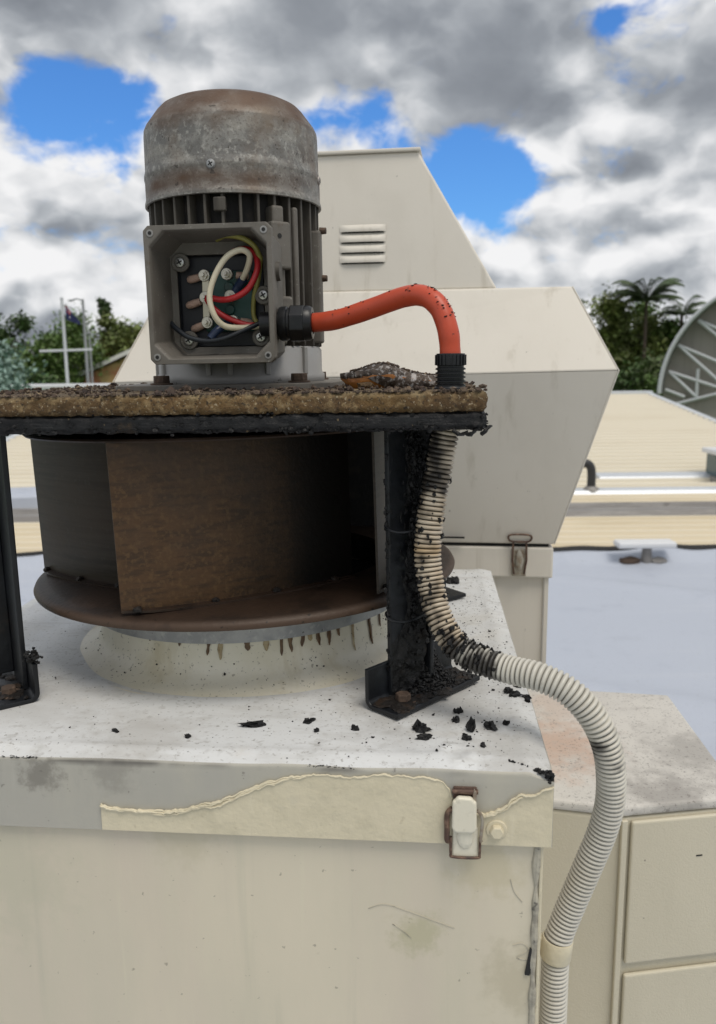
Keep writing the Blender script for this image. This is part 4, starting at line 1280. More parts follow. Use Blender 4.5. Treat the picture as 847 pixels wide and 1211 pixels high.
for (mx, my, front) in ((1, -1, False), (-1, -1, False), (-1, 1, True), (1, 1, True)):
    mb = MB()
    legbox(mb, 0.022, 0.061, 0.004, 0.0085, 0.005, 0.2325, mx, my, 0.020, 0.069)
    lg = mb.build('leg', 'steel_black', stand, bevel=0.001)
    mb = MB()
    legbox(mb, 0.0565, 0.061, 0.0085, 0.022, 0.012, 0.2325, mx, my, 0.0645, 0.069)
    mb.build('leg_flange', 'steel_black', lg, bevel=0.001)
    # foot angle: horizontal toe and upright heel joined by a rounded bend
    pf = [(0.0, 0.034)] + [(0.008 - 0.008 * cos(t), 0.008 - 0.008 * sin(t)) for t in [pi / 2 * i / 6 for i in range(7)]] + [(0.036, 0.0)]
    pi_ = [(0.036, 0.0045)] + [(0.0085 - 0.0045 * cos(t), 0.0085 - 0.0045 * sin(t)) for t in [pi / 2 * i / 6 for i in range(6, -1, -1)]] + [(0.0042, 0.034)]
    pr2 = pf + pi_
    n = len(pr2)
    vs = [legpt(s, o, z + 0.0012, mx, my) for s in (-0.002, 0.110) for o, z in pr2]
    fs = [list(range(n)), list(range(n, 2 * n))[::-1]] + [(i, n + i, n + (i + 1) % n, (i + 1) % n) for i in range(n)]
    if mx * my < 0:
        fs = [q[::-1] for q in fs]
    mb = MB()
    mb.add(vs, fs, False)
    ft = mb.build('foot', 'steel_black', stand, bevel=0.0008)
    mb = MB()
    c0_ = legpt(0.022 if mx > 0 else 0.020, 0.021, 0.005, mx, my)
    mb.cyl(c0_, c0_ + Vector((0, 0, 0.0018)), 0.0115, 0.011, 20)
    mb.cyl(c0_ + Vector((0, 0, 0.0018)), c0_ + Vector((0, 0, 0.0075)), 0.0068, 0.0064, 6)
    mb.build('foot_bolt', 'rustbolt', ft, bevel=0.0006)
    if front:
        # tar-like char running down the angle and heaped on the foot
        mb = MB()
        rr_ = random.Random(40 + mx)
        if mx > 0:
            ns_, nz_ = 40, 170
            vs, fs = [], []
            for j in range(nz_ + 1):
                z = 0.006 + 0.222 * j / nz_
                for i in range(ns_ + 1):
                    u = i / ns_
                    s0_, s1_ = 0.0225 - 0.002 * z / 0.23, 0.0605 + 0.008 * z / 0.23
                    sp = s0_ + (s1_ - s0_) * u
                    q = Vector((sp * 90, z * 60, 1.7))
                    ridge = 1 - abs(noise.noise(q)) * 2
                    t = 0.0032 * fbm(q * 0.55) + 0.0022 * ridge + 0.0016 * noise.noise(q * 3.1) + 0.0008 * noise.noise(q * 7)
                    t += 0.0065 * exp(-((u - 0.80) / 0.22) ** 2) + 0.0050 * exp(-(z / 0.05) ** 2) - 0.0030 * exp(-((u - 0.30) / 0.26) ** 2) * min(1, z / 0.10) - 0.0030 * exp(-((u - 0.15) / 0.15) ** 2)
                    t *= min(1, 6 * u, 8 * (1 - u) + 0.15)
                    vs.append(legpt(sp, 0.0083 + max(-0.0012, t), z + 0.0012 * noise.noise(q * 2 + Vector((9, 0, 0))), mx, my))
            for j in range(nz_):
                for i in range(ns_):
                    a = j * (ns_ + 1) + i
                    fs.append((a, a + ns_ + 1, a + ns_ + 2, a + 1))
            mb.add(vs, fs, True)
            for i in range(420):
                z = 0.012 + 0.215 * rr_.random() ** 1.1
                s_ = 0.050 + rr_.gauss(0, 0.007)
                o = 0.0115 + abs(rr_.gauss(0, 0.003))
                q = rr_.uniform(0.0007, 0.0022)
                mb.lump(legpt(s_, o, z, mx, my), (q, q, q * rr_.uniform(0.7, 1.9)), i, 0.5)
            vs, fs = [], []
            nu, nw = 60, 30
            for i in range(nu + 1):
                for j in range(nw + 1):
                    s_, o = 0.018 + 0.088 * i / nu, 0.0065 + 0.0265 * j / nw
                    q = Vector((s_ * 110, o * 110, 4.4))
                    hz = 0.034 * exp(-((s_ - 0.064) / 0.019) ** 2) * exp(-((o - 0.008) / 0.013) ** 2) - 0.0012
                    hz += (0.0026 * fbm(q * 0.8) + 0.0016 * noise.noise(q * 3) + 0.0008 * noise.noise(q * 7)) * (0.5 + 30 * max(0, hz))
                    vs.append(legpt(s_, o, 0.0055 + max(-0.001, hz), mx, my))
            for i in range(nu):
                for j in range(nw):
                    a = i * (nw + 1) + j
                    fs.append((a, a + nw + 1, a + nw + 2, a + 1))
            mb.add(vs, fs, True)
            for i in range(900):       # heap
                s_ = rr_.gauss(0.066, 0.018)
                o = abs(rr_.gauss(0.012, 0.009)) + 0.006
                hz = 0.036 * exp(-((s_ - 0.064) / 0.019) ** 2) * exp(-((o - 0.008) / 0.013) ** 2)
                q = min(0.003, rr_.lognormvariate(-6.75, 0.4))
                mb.lump(legpt(min(0.106, max(0.0, s_)), min(o, 0.033), 0.0055 + hz * rr_.uniform(0.85, 1.1), mx, my), (q, q * rr_.uniform(.6, 1.2), q * 0.8), i, 0.6)
            for i in range(260):       # between leg and conduit
                z = rr_.uniform(0.05, 0.225)
                q = rr_.uniform(0.0008, 0.0026)
                p = legpt(0.056 + rr_.gauss(0, 0.004), 0.018 + rr_.gauss(0, 0.004), z, mx, my)
                mb.lump(p, (q, q, q * 1.5), i, 0.55)
            for i in range(120):       # ragged clots along the leg's edges
                z = rr_.uniform(0.03, 0.225)
                q = rr_.uniform(0.0006, 0.0016)
                mb.lump(legpt(0.0215 + rr_.gauss(0, 0.0008), 0.006 + rr_.gauss(0, 0.001), z, mx, my), (q, q, q * 1.6), i, 0.55)
        else:
            for i in range(40):
                q = rr_.uniform(0.0010, 0.0026)
                mb.lump(legpt(0.004 + rr_.gauss(0, 0.005), 0.001 + rr_.gauss(0, 0.003), 0.036 + abs(rr_.gauss(0, 0.005)), mx, my), (q, q, q), i, 0.55)
        tag(mb.build('char_buildup', 'char', stand), kind='stuff')
        mb = MB()
        for i in range(70 if mx > 0 else 25):
            q = rr_.uniform(0.002, 0.006)
            mb.lump(legpt(rr_.uniform(0.0, 0.104), rr_.uniform(0.010, 0.033), 0.006, mx, my), (q * 1.5, q * 1.5, 0.0016), i, 0.5)
        tag(mb.build('foot_grime', 'charbrown', stand), kind='stuff')
        if mx > 0:
            for zt in (0.150, 0.075):
                pts = [legpt(0.042 + 0.0235 * cos(t), 0.010 + 0.014 * sin(t), zt + 0.002 * sin(2 * t), mx, my) for t in [2 * pi * i / 24 for i in range(25)]]
                MB().tube(pts, 0.0011, 6).build('cable_tie', 'black_plastic', lg)

# ================================================================== FAN WHEEL
wheel = empty('impeller', W(0.0120, 0.004, 1.4005), (radians(0.3), radians(-1.5), YAW), label='brown grimy backward curved fan wheel hanging under the burnt board', cat='fan wheel')
RW = 0.211
MB().lathe([(0.146, -0.003), (0.146, 0.003), (0.175, 0.0035), (0.202, 0.002), (0.211, -0.0005), (0.2155, -0.003), (0.2172, -0.0065), (0.2165, -0.0085), (0.2145, -0.008), (0.213, -0.006), (0.208, -0.0040), (0.19, -0.003)], 140, closed=True).attr('lip', lambda p: 0.9 * max(0, min(1, (sqrt(p.x ** 2 + p.y ** 2) - 0.2135) / 0.002))).build('bottom_ring', 'ring', wheel, sharp=60)
MB().lathe([(0.1605, -0.0015), (0.1605, -0.035), (0.1615, -0.0375), (0.1640, -0.0375), (0.1640, -0.0015)], 120, closed=True).build('inlet_collar', 'galv', wheel, sharp=50)
MB().lathe([(0.1602, -0.0020), (0.1602, -0.0360), (0.1560, -0.0366)], 100).build('collar_shade', 'shade_black', wheel)  # dark sleeve added so the collar's inside looks shaded
MB().lathe([(0.0, 0.1445), (0.210, 0.1445), (0.2115, 0.146), (0.210, 0.1475), (0.0, 0.1475)], 120).build('top_plate', 'ring', wheel, sharp=40)
MB().lathe([(0.0, 0.10), (0.028, 0.10), (0.032, 0.105), (0.032, 0.146), (0.020, 0.149), (0.012, 0.152), (0.012, 0.1820), (0.0, 0.182)], 40).build('hub', 'alu_dark', wheel)
ZB0, ZB1 = 0.0025, 0.1450
blades = []
for k, (deg, m_) in enumerate(((252, 'blade_brown'), (193, 'blade_grey'), (314, 'blade_grey'), (40, 'shade_black'), (106, 'shade_black'))):  # rear blades near-black: the interior's shade is put into their colour
    a0 = radians(deg)
    a1 = radians(deg + 70)
    o_ = Vector((0.2105 * cos(a0), 0.2105 * sin(a0), 0))
    i_ = Vector((0.150 * cos(a1), 0.150 * sin(a1), 0))
    if deg == 193:
        o_ = o_ * 1.0
    ch = (i_ - o_)
    nn = Vector((ch.y, -ch.x, 0)).normalized()
    if nn.dot(o_ + i_) < 0:
        nn = -nn
    nseg = 18
    mb = MB()
    vs = []
    for zz in (ZB0, ZB1):
        for off in (-0.001, 0.001):
            for i in range(nseg + 1):
                t = i / nseg
                p = o_ + ch * t + nn * (0.013 * 4 * t * (1 - t) * (1.15 - 0.3 * t) + off)
                vs.append((p.x, p.y, zz))
    q = nseg + 1
    fs = []
    for i in range(nseg):
        fs += [(i, i + 1, 2 * q + i + 1, 2 * q + i), (q + i, 3 * q + i, 3 * q + i + 1, q + i + 1), (i, q + i, q + i + 1, i + 1), (2 * q + i, 2 * q + i + 1, 3 * q + i + 1, 3 * q + i)]
    fs += [(0, 2 * q, 3 * q, q), (nseg, q + nseg, 3 * q + nseg, 2 * q + nseg)]
    mb.add(vs, fs, True)
    mb.at['soot'] = [max(0.0, min(0.97, ((i % q) / nseg - 0.42) / 0.42 + 0.35 * noise.noise(Vector(vs[i]) * 30))) for i in range(len(vs))]  # inner part of the blade darkened in colour, as shade inside the wheel
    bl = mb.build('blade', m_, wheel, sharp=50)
    mb = MB()
    vs, fs = [], []
    for i in range(nseg + 1):
        t = i / nseg
        p = o_ + ch * t + nn * (0.013 * 4 * t * (1 - t) * (1.15 - 0.3 * t))
        for off, zz in ((0.0005, 0.0032), (0.0005, 0.0052), (0.0085, 0.0048), (0.0085, 0.0028)):
            pp = p + nn * off * (0.15 + 0.85 * min(1, t * 8))
            vs.append((pp.x, pp.y, zz))
    for i in range(nseg):
        for j in range(3):
            fs.append((i * 4 + j, (i + 1) * 4 + j, (i + 1) * 4 + j + 1, i * 4 + j + 1))
    mb.add(vs, fs)
    mb.build('blade_flange', 'ring', bl)
    for t in (0.06, 0.36, 0.62, 0.9):
        p = o_ + ch * t + nn * (0.013 * 4 * t * (1 - t) * (1.15 - 0.3 * t) + 0.0040)
        mb = MB()
        mb.lump((p.x, p.y, 0.0055), (0.0042, 0.0042, 0.0030), k * 5 + int(t * 10), 0.3)
        mb.build('weld', 'charbrown', bl)

# ================================================================== MOTOR
MZ = 1.5815
motor = empty('electric_motor', W(0.010, 0.003, MZ), (radians(0.2), radians(-0.45), YAW), label='grey finned electric motor with rusty cowl and opened terminal box', cat='motor')
# mounting plate and base casting
MB().prism([(0.104 * (1 if abs(cos(a)) < .2 or abs(sin(a)) < .2 else 1.0) * (abs(cos(a)) ** 8 + abs(sin(a)) ** 8) ** (-1 / 8) * cos(a), 0.104 * (abs(cos(a)) ** 8 + abs(sin(a)) ** 8) ** (-1 / 8) * sin(a)) for a in [2 * pi * i / 64 for i in range(64)]], -0.0005, 0.0050, 'xyz').build('mounting_plate', 'alu', motor, bevel=0.0008)
MB().lathe([(0.0, 0.005), (0.084, 0.005), (0.085, 0.007), (0.085, 0.012), (0.0825, 0.015), (0.0825, 0.036), (0.080, 0.039), (0.0, 0.039)], 96).build('base_casting', 'alu_light', motor)
rib0 = None
for a in (262, 276, 300, 330, 220, 195, 90):
    mb = MB()
    rr_ = radians(a)
    q = Vector((cos(rr_), sin(rr_), 0)) * 0.0825
    mb.box((0, 0, 0), (0.006, 0.005, 0.026))
    if rib0 is None:
        rib0 = mb.build('casting_rib', 'alu_light', motor, bevel=0.001)
        rib0.location = (q.x, q.y, 0.0255)
        rib0.rotation_euler = (0, 0, rr_)
    else:
        share('casting_rib', rib0, motor, (q.x, q.y, 0.0255), (0, 0, rr_))
for a in (235, 315, 45, 135):
    rr_ = radians(a)
    p = Vector((cos(rr_), sin(rr_), 0)) * 0.1
    mb = MB()
    mb.cyl(p + Vector((0, 0, 0.0045)), p + Vector((0, 0, 0.0068)), 0.0105, 0.0105, 20)
    mb.cyl(p + Vector((0, 0, 0.0068)), p + Vector((0, 0, 0.0135)), 0.0080, 0.0078, 6)
    mb.build('base_bolt', 'rustbolt', motor, bevel=0.0006)
# finned body
MB().lathe([(0.0, 0.0385), (0.0715, 0.0385), (0.0715, 0.184), (0.0, 0.184)], 80).build('motor_body', 'shade_black', motor)  # near-black core, darker than the fins around it
f0 = None
for k in range(32):
    a = 2 * pi * (k + 0.5) / 32
    big = (k % 11 == 0)
    if f0 is None:
        mb = MB()
        mb.box((0.0765, 0, 0.1115), (0.0125, 0.0026, 0.145))
        f0 = mb.build('cooling_fin', 'alu_dark', motor, bevel=0.0006, bseg=1)
        f0.rotation_euler = (0, 0, a)
    else:
        share('cooling_fin', f0, motor, rot=(0, 0, a))
# flat pads and lugs on the right of the terminal box
for (a, z0, z1, w, r1) in ((311, 0.040, 0.1645, 0.012, 0.0840), (325, 0.042, 0.165, 0.006, 0.0845), (311, 0.108, 0.150, 0.020, 0.0885), (312, 0.066, 0.084, 0.019, 0.0880), (356, 0.042, 0.150, 0.010, 0.0868)):
    mb = MB()
    mb.box(((r1 + 0.068) / 2, 0, (z0 + z1) / 2), (r1 - 0.068, w, z1 - z0))
    o = mb.build('casting_lug', 'alu', motor, bevel=0.0025, bseg=3)
    o.rotation_euler = (0, 0, radians(a))
o = MB().cyl((0.0875, 0, 0.137), (0.0890, 0, 0.137), 0.0020, 0.0022, 12).build('lug_hole', 'gap', motor)
o.rotation_euler = (0, 0, radians(309.5))
for zz in (0.115, 0.160):
    o = MB().cyl((0.085, 0, zz - .01), (0.0915, 0, zz - .01), 0.0035, 0.003, 12).build('side_screw', 'rustbolt', motor)
    o.rotation_euler = (0, 0, radians(357))
# front clip under the cowl
MB().box((0.006, -0.0825, 0.1635), (0.011, 0.005, 0.012)).build('cowl_clip', 'alu_dark', motor, bevel=0.001)

# cowl
cp = [(0.0805, 0.1690), (0.0838, 0.1660), (0.0858, 0.1665), (0.0858, 0.1690), (0.0846, 0.1730), (0.0846, 0.1890), (0.0852, 0.1920), (0.0850, 0.1945), (0.0838, 0.1990), (0.0834, 0.2300), (0.0830, 0.2345), (0.0812, 0.2385), (0.0710, 0.2520), (0.0670, 0.2560), (0.0610, 0.2590), (0.0520, 0.2610), (0.03, 0.2620), (0.0, 0.2622)]
fine = []
for i in range(len(cp) - 1):
    for t in (0, 0.25, 0.5, 0.75):
        fine.append((cp[i][0] + (cp[i + 1][0] - cp[i][0]) * t, cp[i][1] + (cp[i + 1][1] - cp[i][1]) * t))
fine.append(cp[-1])
mb = MB().lathe(fine, 128, rfun=lambda a, z: 1 + 0.0035 * noise.noise(Vector((cos(a) * 1.6, sin(a) * 1.6, z * 12))))


def rustf(p):
    a = math.atan2(p.y, p.x)
    n1 = fbm(Vector((p.x, p.y, p.z)) * 45)
    n2 = fbm(Vector((p.x, p.y, p.z * 2.5)) * 22 + Vector((4, 0, 0)))
    t = max(0.0, (p.z - 0.2290 + 0.010 * n2) / 0.014)
    lowl = max(0.0, 1 - abs(p.z - 0.180) / 0.014) * max(0, 0.30 + 0.9 * n2 + 0.75 * max(0, cos(a - radians(235))))
    spot = 0.75 * max(0.0, 1 - ((p.x - 0.004) ** 2 + (p.z - 0.224) ** 2) ** 0.5 / 0.011) if p.y < 0 else 0
    return min(1, t) * (0.92 + 0.3 * n1) + 0.85 * lowl + spot * (0.7 + n1)


mb.attr('rust', rustf)
cw = mb.build('cowl', 'cowl', motor, sharp=70)
cw.location.z = 0.0065


def screw_at(parent, p, d, r_, nm='screw', m_='screw'):
    p, d = Vector(p), Vector(d).normalized()
    q = d.to_track_quat('Z', 'Y')
    mb = MB()
    vs = []
    seg = 18
    rings = [(1.0, 0.0), (1.0, 0.15), (0.80, 0.42), (0.45, 0.50)]
    for k_, h_ in rings:
        for i in range(seg):
            a = 2 * pi * i / seg
            vs.append(p + q @ Vector((r_ * k_ * cos(a), r_ * k_ * sin(a), r_ * h_)))
    fs = [(j * seg + i, j * seg + (i + 1) % seg, (j + 1) * seg + (i + 1) % seg, (j + 1) * seg + i) for j in range(3) for i in range(seg)]
    fs.append([3 * seg + i for i in range(seg)])
    mb.add(vs, fs, True)
    s_ = mb.build(nm, m_, parent)
    return s_, q


def cross(parent, p, q, r_):
    mb = MB()
    for a in (0.5, 0.5 + pi / 2):
        e = q.to_matrix() @ Matrix.Rotation(a, 3, 'Z')
        vs = [Vector(p) + e @ Vector((x, y, z)) for x in (-r_ * .55, r_ * .55) for y in (-r_ * .12, r_ * .12) for z in (r_ * .40, r_ * .535 + a * r_ * 0.01)]
        mb.add(vs, [(0, 1, 3, 2), (4, 6, 7, 5), (0, 4, 5, 1), (2, 3, 7, 6), (0, 2, 6, 4), (1, 5, 7, 3)])
    return mb.build('screw_slot', 'gap', parent)


for a in (270, 358, 182):
    rr_ = radians(a)
    d = Vector((cos(rr_), sin(rr_), 0))
    p = d * 0.0845 + Vector((0, 0, 0.1905))
    s_, q = screw_at(cw, p, d, 0.0042, m_='galv')
    cross(s_, p, q, 0.0042)

# ---- terminal box: x right, y towards the motor, z up (motor frame; front rim at y = -0.137)
TX0, TX1, TZ0, TZ1, TY = -0.0475, 0.0615, 0.0235, 0.1380, -0.137


def octo(x0, x1, z0, z1, c, y):
    return [Vector(p) for p in ((x0 + c, y, z0), (x1 - c, y, z0), (x1, y, z0 + c), (x1, y, z1 - c), (x1 - c, y, z1), (x0 + c, y, z1), (x0, y, z1 - c), (x0, y, z0 + c))]


def loops(lps, cap_last=True, cap_first=False):
    mb = MB()
    vs = [p for l in lps for p in l]
    fs = []
    for i in range(len(lps) - 1):
        for k in range(8):
            k2 = (k + 1) % 8
            fs.append((i * 8 + k, i * 8 + k2, (i + 1) * 8 + k2, (i + 1) * 8 + k))
    if cap_last:
        fs.append([(len(lps) - 1) * 8 + k for k in range(8)])
    if cap_first:
        fs.append([k for k in range(8)][::-1])
    mb.add(vs, fs)
    return mb


w_ = 0.0052
tb = loops([octo(TX0 + .005, TX1 - .004, TZ0 + .004, TZ1 - .004, 0.006, -0.066), octo(TX0 + 0.003, TX1 - .002, TZ0 + .002, TZ1 - .002, 0.005, -0.128), octo(TX0, TX1, TZ0, TZ1, 0.004, -0.1275), octo(TX0, TX1, TZ0, TZ1, 0.004, TY),
            octo(TX0 + 0.0042, TX1 - 0.0042, TZ0 + 0.0042, TZ1 - 0.0042, 0.0125, TY), octo(TX0 + 0.0052, TX1 - 0.0052, TZ0 + 0.0052, TZ1 - 0.0052, 0.0128, TY + 0.003),
            octo(TX0 + 0.0085, TX1 - 0.0085, TZ0 + 0.0085, TZ1 - 0.0085, 0.012, -0.0935), octo(TX0 + 0.0140, TX1 - 0.0165, TZ0 + 0.0150, TZ1 - 0.0190, 0.004, -0.0930),
            octo(TX0 + 0.0145, TX1 - 0.0170, TZ0 + 0.0155, TZ1 - 0.0195, 0.004, -0.0848)], True, True).build('terminal_box', 'alu', motor, bevel=0.0009)
loops([octo(TX0 + 0.0148, TX1 - 0.0173, TZ0 + 0.0158, TZ1 - 0.0198, 0.004, -0.0925), octo(TX0 + 0.0151, TX1 - 0.0176, TZ0 + 0.0161, TZ1 - 0.0201, 0.004, -0.0856)], True, False).build('cavity_liner', 'dark', tb)
# rim screw holes
for x, z in ((TX0 + .0062, TZ0 + .0062), (TX1 - .0062, TZ0 + .0062), (TX0 + .0062, TZ1 - .0062), (TX1 - .0062, TZ1 - .0062)):
    mb = MB()
    mb.cyl((x, TY + 0.002, z), (x, TY - 0.0006, z), 0.0032, 0.0030, 14)
    o = mb.build('screw_hole', 'alu_light', tb)
    MB().cyl((x, TY, z), (x, TY - 0.0009, z), 0.0016, 0.0016, 12).build('hole', 'gap', tb)
# hole on the right wall, as in the casting
MB().cyl((TX1 - 0.004, -0.101, 0.102), (TX1 + 0.0005, -0.101, 0.102), 0.0085, 0.0080, 24).build('blank_plug', 'alu_dark', tb)


def tp(u, v, y):
    """sketch coordinate on the terminal box front -> motor frame"""
    return Vector(((u - 250) * 0.000735 + 0.0000, y, 0.0835 - (v - 348) * 0.00073))


# ear pads with screws
for (u, v) in ((210, 308), (216, 401), (306, 399), (311, 349)):
    p = tp(u, v, -0.0935)
    MB().cyl(p, p + Vector((0, -0.002, 0)), 0.0085, 0.008, 20).build('screw_pad', 'alu', tb, bevel=0.0005)
    s_, q = screw_at(tb, p + Vector((0, -0.002, 0)), (0, -1, 0), 0.0048, 'box_screw')
    cross(s_, p + Vector((0, -0.0022, 0)), q, 0.0048)
# terminal block
a_, b_ = tp(236, 391, 0), tp(297, 318, 0)
blk = MB().box(((a_.x + b_.x) / 2, -0.0850, (a_.z + b_.z) / 2), (b_.x - a_.x, 0.010, b_.z - a_.z)).build('terminal_block', 'green_block', motor, bevel=0.0015)
for (u, v) in ((268, 338), (268, 365)):
    p = tp(u, v, -0.0902)
    MB().cyl(p, p + Vector((0, -0.003, 0)), 0.0045, 0.0042, 16).build('boss', 'green_block', blk, bevel=0.0006)
L3 = [(239, 324), (239, 350), (240, 380)]
R3 = [(267, 323), (270, 349), (272, 379)]
mb = MB()
p, q = tp(*L3[0], -0.0925), tp(*L3[2], -0.0925)
mb.box(((p.x + q.x) / 2, -0.0945, (p.z + q.z) / 2), (0.0062, 0.0014, p.z - q.z + 0.008), (0, 0.02, 0))
mb.build('link_bar', 'brass_link', blk, bevel=0.0006)
for (u, v) in L3 + R3:
    p = tp(u, v, -0.0900)
    mb = MB()
    mb.cyl(p + Vector((0, 0, 0)), p + Vector((0, -0.0066, 0)), 0.0052, 0.0052, 20)
    w0 = mb.build('washer', 'nickel', blk, bevel=0.0004)
    mb = MB()
    mb.cyl(p + Vector((0, -0.0064, 0)), p + Vector((0, -0.0096, 0)), 0.0038, 0.0038, 6)
    mb.cyl(p + Vector((0, -0.0096, 0)), p + Vector((0, -0.0135, 0)), 0.0019, 0.0017, 10)
    mb.build('nut', 'nickel', w0)
for k, (u0, v0, u1, v1) in enumerate(((216, 328, 233, 325), (213, 359, 232, 354), (218, 388, 235, 382), (292, 326, 277, 324), (294, 382, 280, 379))):
    p, q = tp(u0, v0, -0.0885), tp(u1, v1, -0.0915)
    MB().tube([p, p + (q - p) * 0.12, p + (q - p) * 0.5, q], [0.0022, 0.0033, 0.0036, 0.0030], 12).build('lug', 'lug', blk)
# wires
def wire(nm, pts, r_, m_, par=blk):
    mb = MB().tube(catmull([tp(u, v, y) for u, v, y in pts], 8), r_, 12)
    return mb.build(nm, m_, par)


wire('cream_wire', [(286, 331, -0.098), (296, 318, -0.106), (301, 305, -0.114), (292, 300, -0.119), (276, 308, -0.121), (262, 328, -0.122), (254, 352, -0.122), (258, 374, -0.120), (268, 386, -0.114), (285, 388, -0.106), (304, 386, -0.0985), (320, 385, -0.0975)], 0.0026, 'w_cream', motor)
wire('red_wire', [(242, 351, -0.099), (250, 352, -0.105), (266, 355, -0.110), (284, 352, -0.113), (298, 343, -0.113), (307, 328, -0.112), (309, 314, -0.108), (303, 300, -0.103), (290, 295, -0.098), (276, 297, -0.095)], 0.0027, 'w_red', motor)
wire('red_wire', [(243, 353, -0.101), (250, 362, -0.105), (262, 372, -0.106), (278, 380, -0.103), (296, 385, -0.100), (318, 382, -0.097)], 0.0026, 'w_red', motor)
wire('yellow_wire', [(258, 283, -0.098), (272, 281, -0.108), (292, 285, -0.113), (306, 294, -0.111), (312, 308, -0.105)], 0.0023, 'w_yellow', motor)
wire('yellow_wire', [(312, 308, -0.105), (306, 330, -0.097), (299, 350, -0.0935), (297, 372, -0.092), (302, 384, -0.093)], 0.0021, 'w_yellow', motor)
wire('black_wire', [(194, 379, -0.097), (206, 388, -0.106), (222, 398, -0.111), (244, 403, -0.112), (266, 400, -0.111), (288, 391, -0.106), (306, 383, -0.099), (320, 380, -0.096)], 0.0023, 'w_black', motor)
wire('blue_sleeve', [(248, 400, -0.111), (256, 391, -0.108), (264, 384, -0.102), (272, 380, -0.097)], 0.0036, 'w_blue', motor)
wire('blue_sleeve', [(288, 330, -0.0985), (281, 337, -0.0945), (276, 344, -0.093)], 0.0040, 'w_blue', motor)

# gland on the right wall
gx, gy, gz = TX1 - 0.002, -0.1040, 0.0570
gl = MB().lathe([(0.0, -0.016), (0.0105, -0.016), (0.0105, 0.001), (0.0142, 0.001), (0.0150, 0.003), (0.0150, 0.0075), (0.0138, 0.0085), (0.0138, 0.0105)], 32, (gx, gy, gz), axis='x').build('cable_gland', 'black_plastic', motor, sharp=35)
mb = MB()
n8 = [(0.0165 * cos(2 * pi * i / 8 + 0.39), 0.0165 * sin(2 * pi * i / 8 + 0.39)) for i in range(8)]
mb.prism([(gy + a, gz + b) for a, b in n8], gx + 0.0105, gx + 0.0235, 'yzx')
mb.build('gland_nut', 'black_plastic', gl, bevel=0.0012, bseg=2)
MB().lathe([(0.0152, 0.0234), (0.0150, 0.0275), (0.0135, 0.0300), (0.0095, 0.0305)], 32, (gx, gy, gz), axis='x').build('gland_ring', 'black_plastic', gl)

# ================================================================== ORANGE HOSE
hose = empty('orange_hose', W(0.218, -0.177, 1.5815), (0, 0, YAW), label='orange hose arching from motor gland into black bush on the board', cat='hose')
o0 = Vector((0.218, -0.177, 1.5815))
pts = catmull([Vector(p) - o0 for p in [(0.090, -0.1015, 1.6385), (0.100, -0.1025, 1.6390), (0.1231, -0.1147, 1.6410), (0.1535, -0.1321, 1.6485), (0.1800, -0.1490, 1.6556), (0.1965, -0.1625, 1.6552), (0.2085, -0.1715, 1.6460), (0.2155, -0.1765, 1.6285), (0.2176, -0.1769, 1.6107), (0.2180, -0.1770, 1.590)]], 10)
MB().tube(pts, [0.0083 + 0.0004 * noise.noise(Vector((i * .2, 0, 0))) for i in range(len(pts))], 28).build('hose', 'orange', hose)
mb = MB()
prof = [(0.0086, 0.0285), (0.0110, 0.0285), (0.0114, 0.0275), (0.0114, 0.0195)]
for k in range(5):
    z = 0.0190 - k * 0.0032
    prof += [(0.0104, z), (0.0104, z - 0.0012), (0.0118, z - 0.0018), (0.0118, z - 0.0030)]
prof += [(0.0128, 0.002), (0.0132, -0.002)]
mb.lathe(prof, 36)
bush = mb.build('bush', 'black_plastic', hose, sharp=30)
t0_ = None
for k in range(22):
    a = 2 * pi * k / 22
    if t0_ is None:
        t0_ = MB().box((0.0116, 0, 0.0235), (0.0014, 0.0014, 0.008)).build('grip_rib', 'black_plastic', bush)
    else:
        share('grip_rib', t0_, bush, rot=(0, 0, a))
mb = MB()
for i in range(70):
    k = int(rnd.choice((22, 38, 48, 55, 62)) + rnd.gauss(0, 6))
    t = (pts[k + 1] - pts[k - 1]).normalized()
    u_ = Vector((0, 0, 1)) - t * t.z
    if u_.length < 0.15:
        u_ = Vector((0.5, -1, 0))
    u_.normalize()
    s_ = t.cross(u_)
    a = rnd.gauss(0, 0.8)
    s = rnd.uniform(0.0003, 0.0009)
    mb.lump(pts[k] + (u_ * cos(a) + s_ * sin(a)) * 0.0085, (s * 1.3, s, s * 0.7), i, 0.5)
tag(mb.build('hose_crumbs', 'char', hose), kind='stuff')

# ================================================================== RIBBED CONDUIT
cond = empty('ribbed_conduit', W(0.29, -0.235, 0.0), (0, 0, YAW), label='sooty grey ribbed flexible conduit looping from board down past the box corner', cat='conduit')
o0 = Vector((0.29, -0.235, 0.0))
raw = [(0.2165, -0.1772, 1.5580), (0.2135, -0.1772, 1.5430), (0.2095, -0.1780, 1.5200), (0.2048, -0.1800, 1.4950), (0.2018, -0.1825, 1.4700), (0.2009, -0.1852, 1.4480), (0.2038, -0.1895, 1.4262), (0.2093, -0.1975, 1.4054), (0.2207, -0.2066, 1.3855), (0.2371, -0.2152, 1.3752), (0.2621, -0.2280, 1.3712), (0.2859, -0.2410, 1.3700), (0.3065, -0.2492, 1.3618), (0.3237, -0.2527, 1.3436), (0.3352, -0.2517, 1.3167), (0.3398, -0.2462, 1.2797), (0.3365, -0.2415, 1.2487), (0.3269, -0.2374, 1.2131), (0.3150, -0.2335, 1.1726), (0.3075, -0.2330, 1.1461), (0.3056, -0.2330, 1.1231), (0.3054, -0.2330, 1.0673), (0.3050, -0.2330, 0.90)]
path = resample(catmull([Vector(p) - o0 for p in raw], 14), 0.00064)
PITCHR = 6
rads = []
for i in range(len(path)):
    ph = (i % PITCHR)
    rads.append((0.0084, 0.0104, 0.0111, 0.0112, 0.0110, 0.0101)[ph])
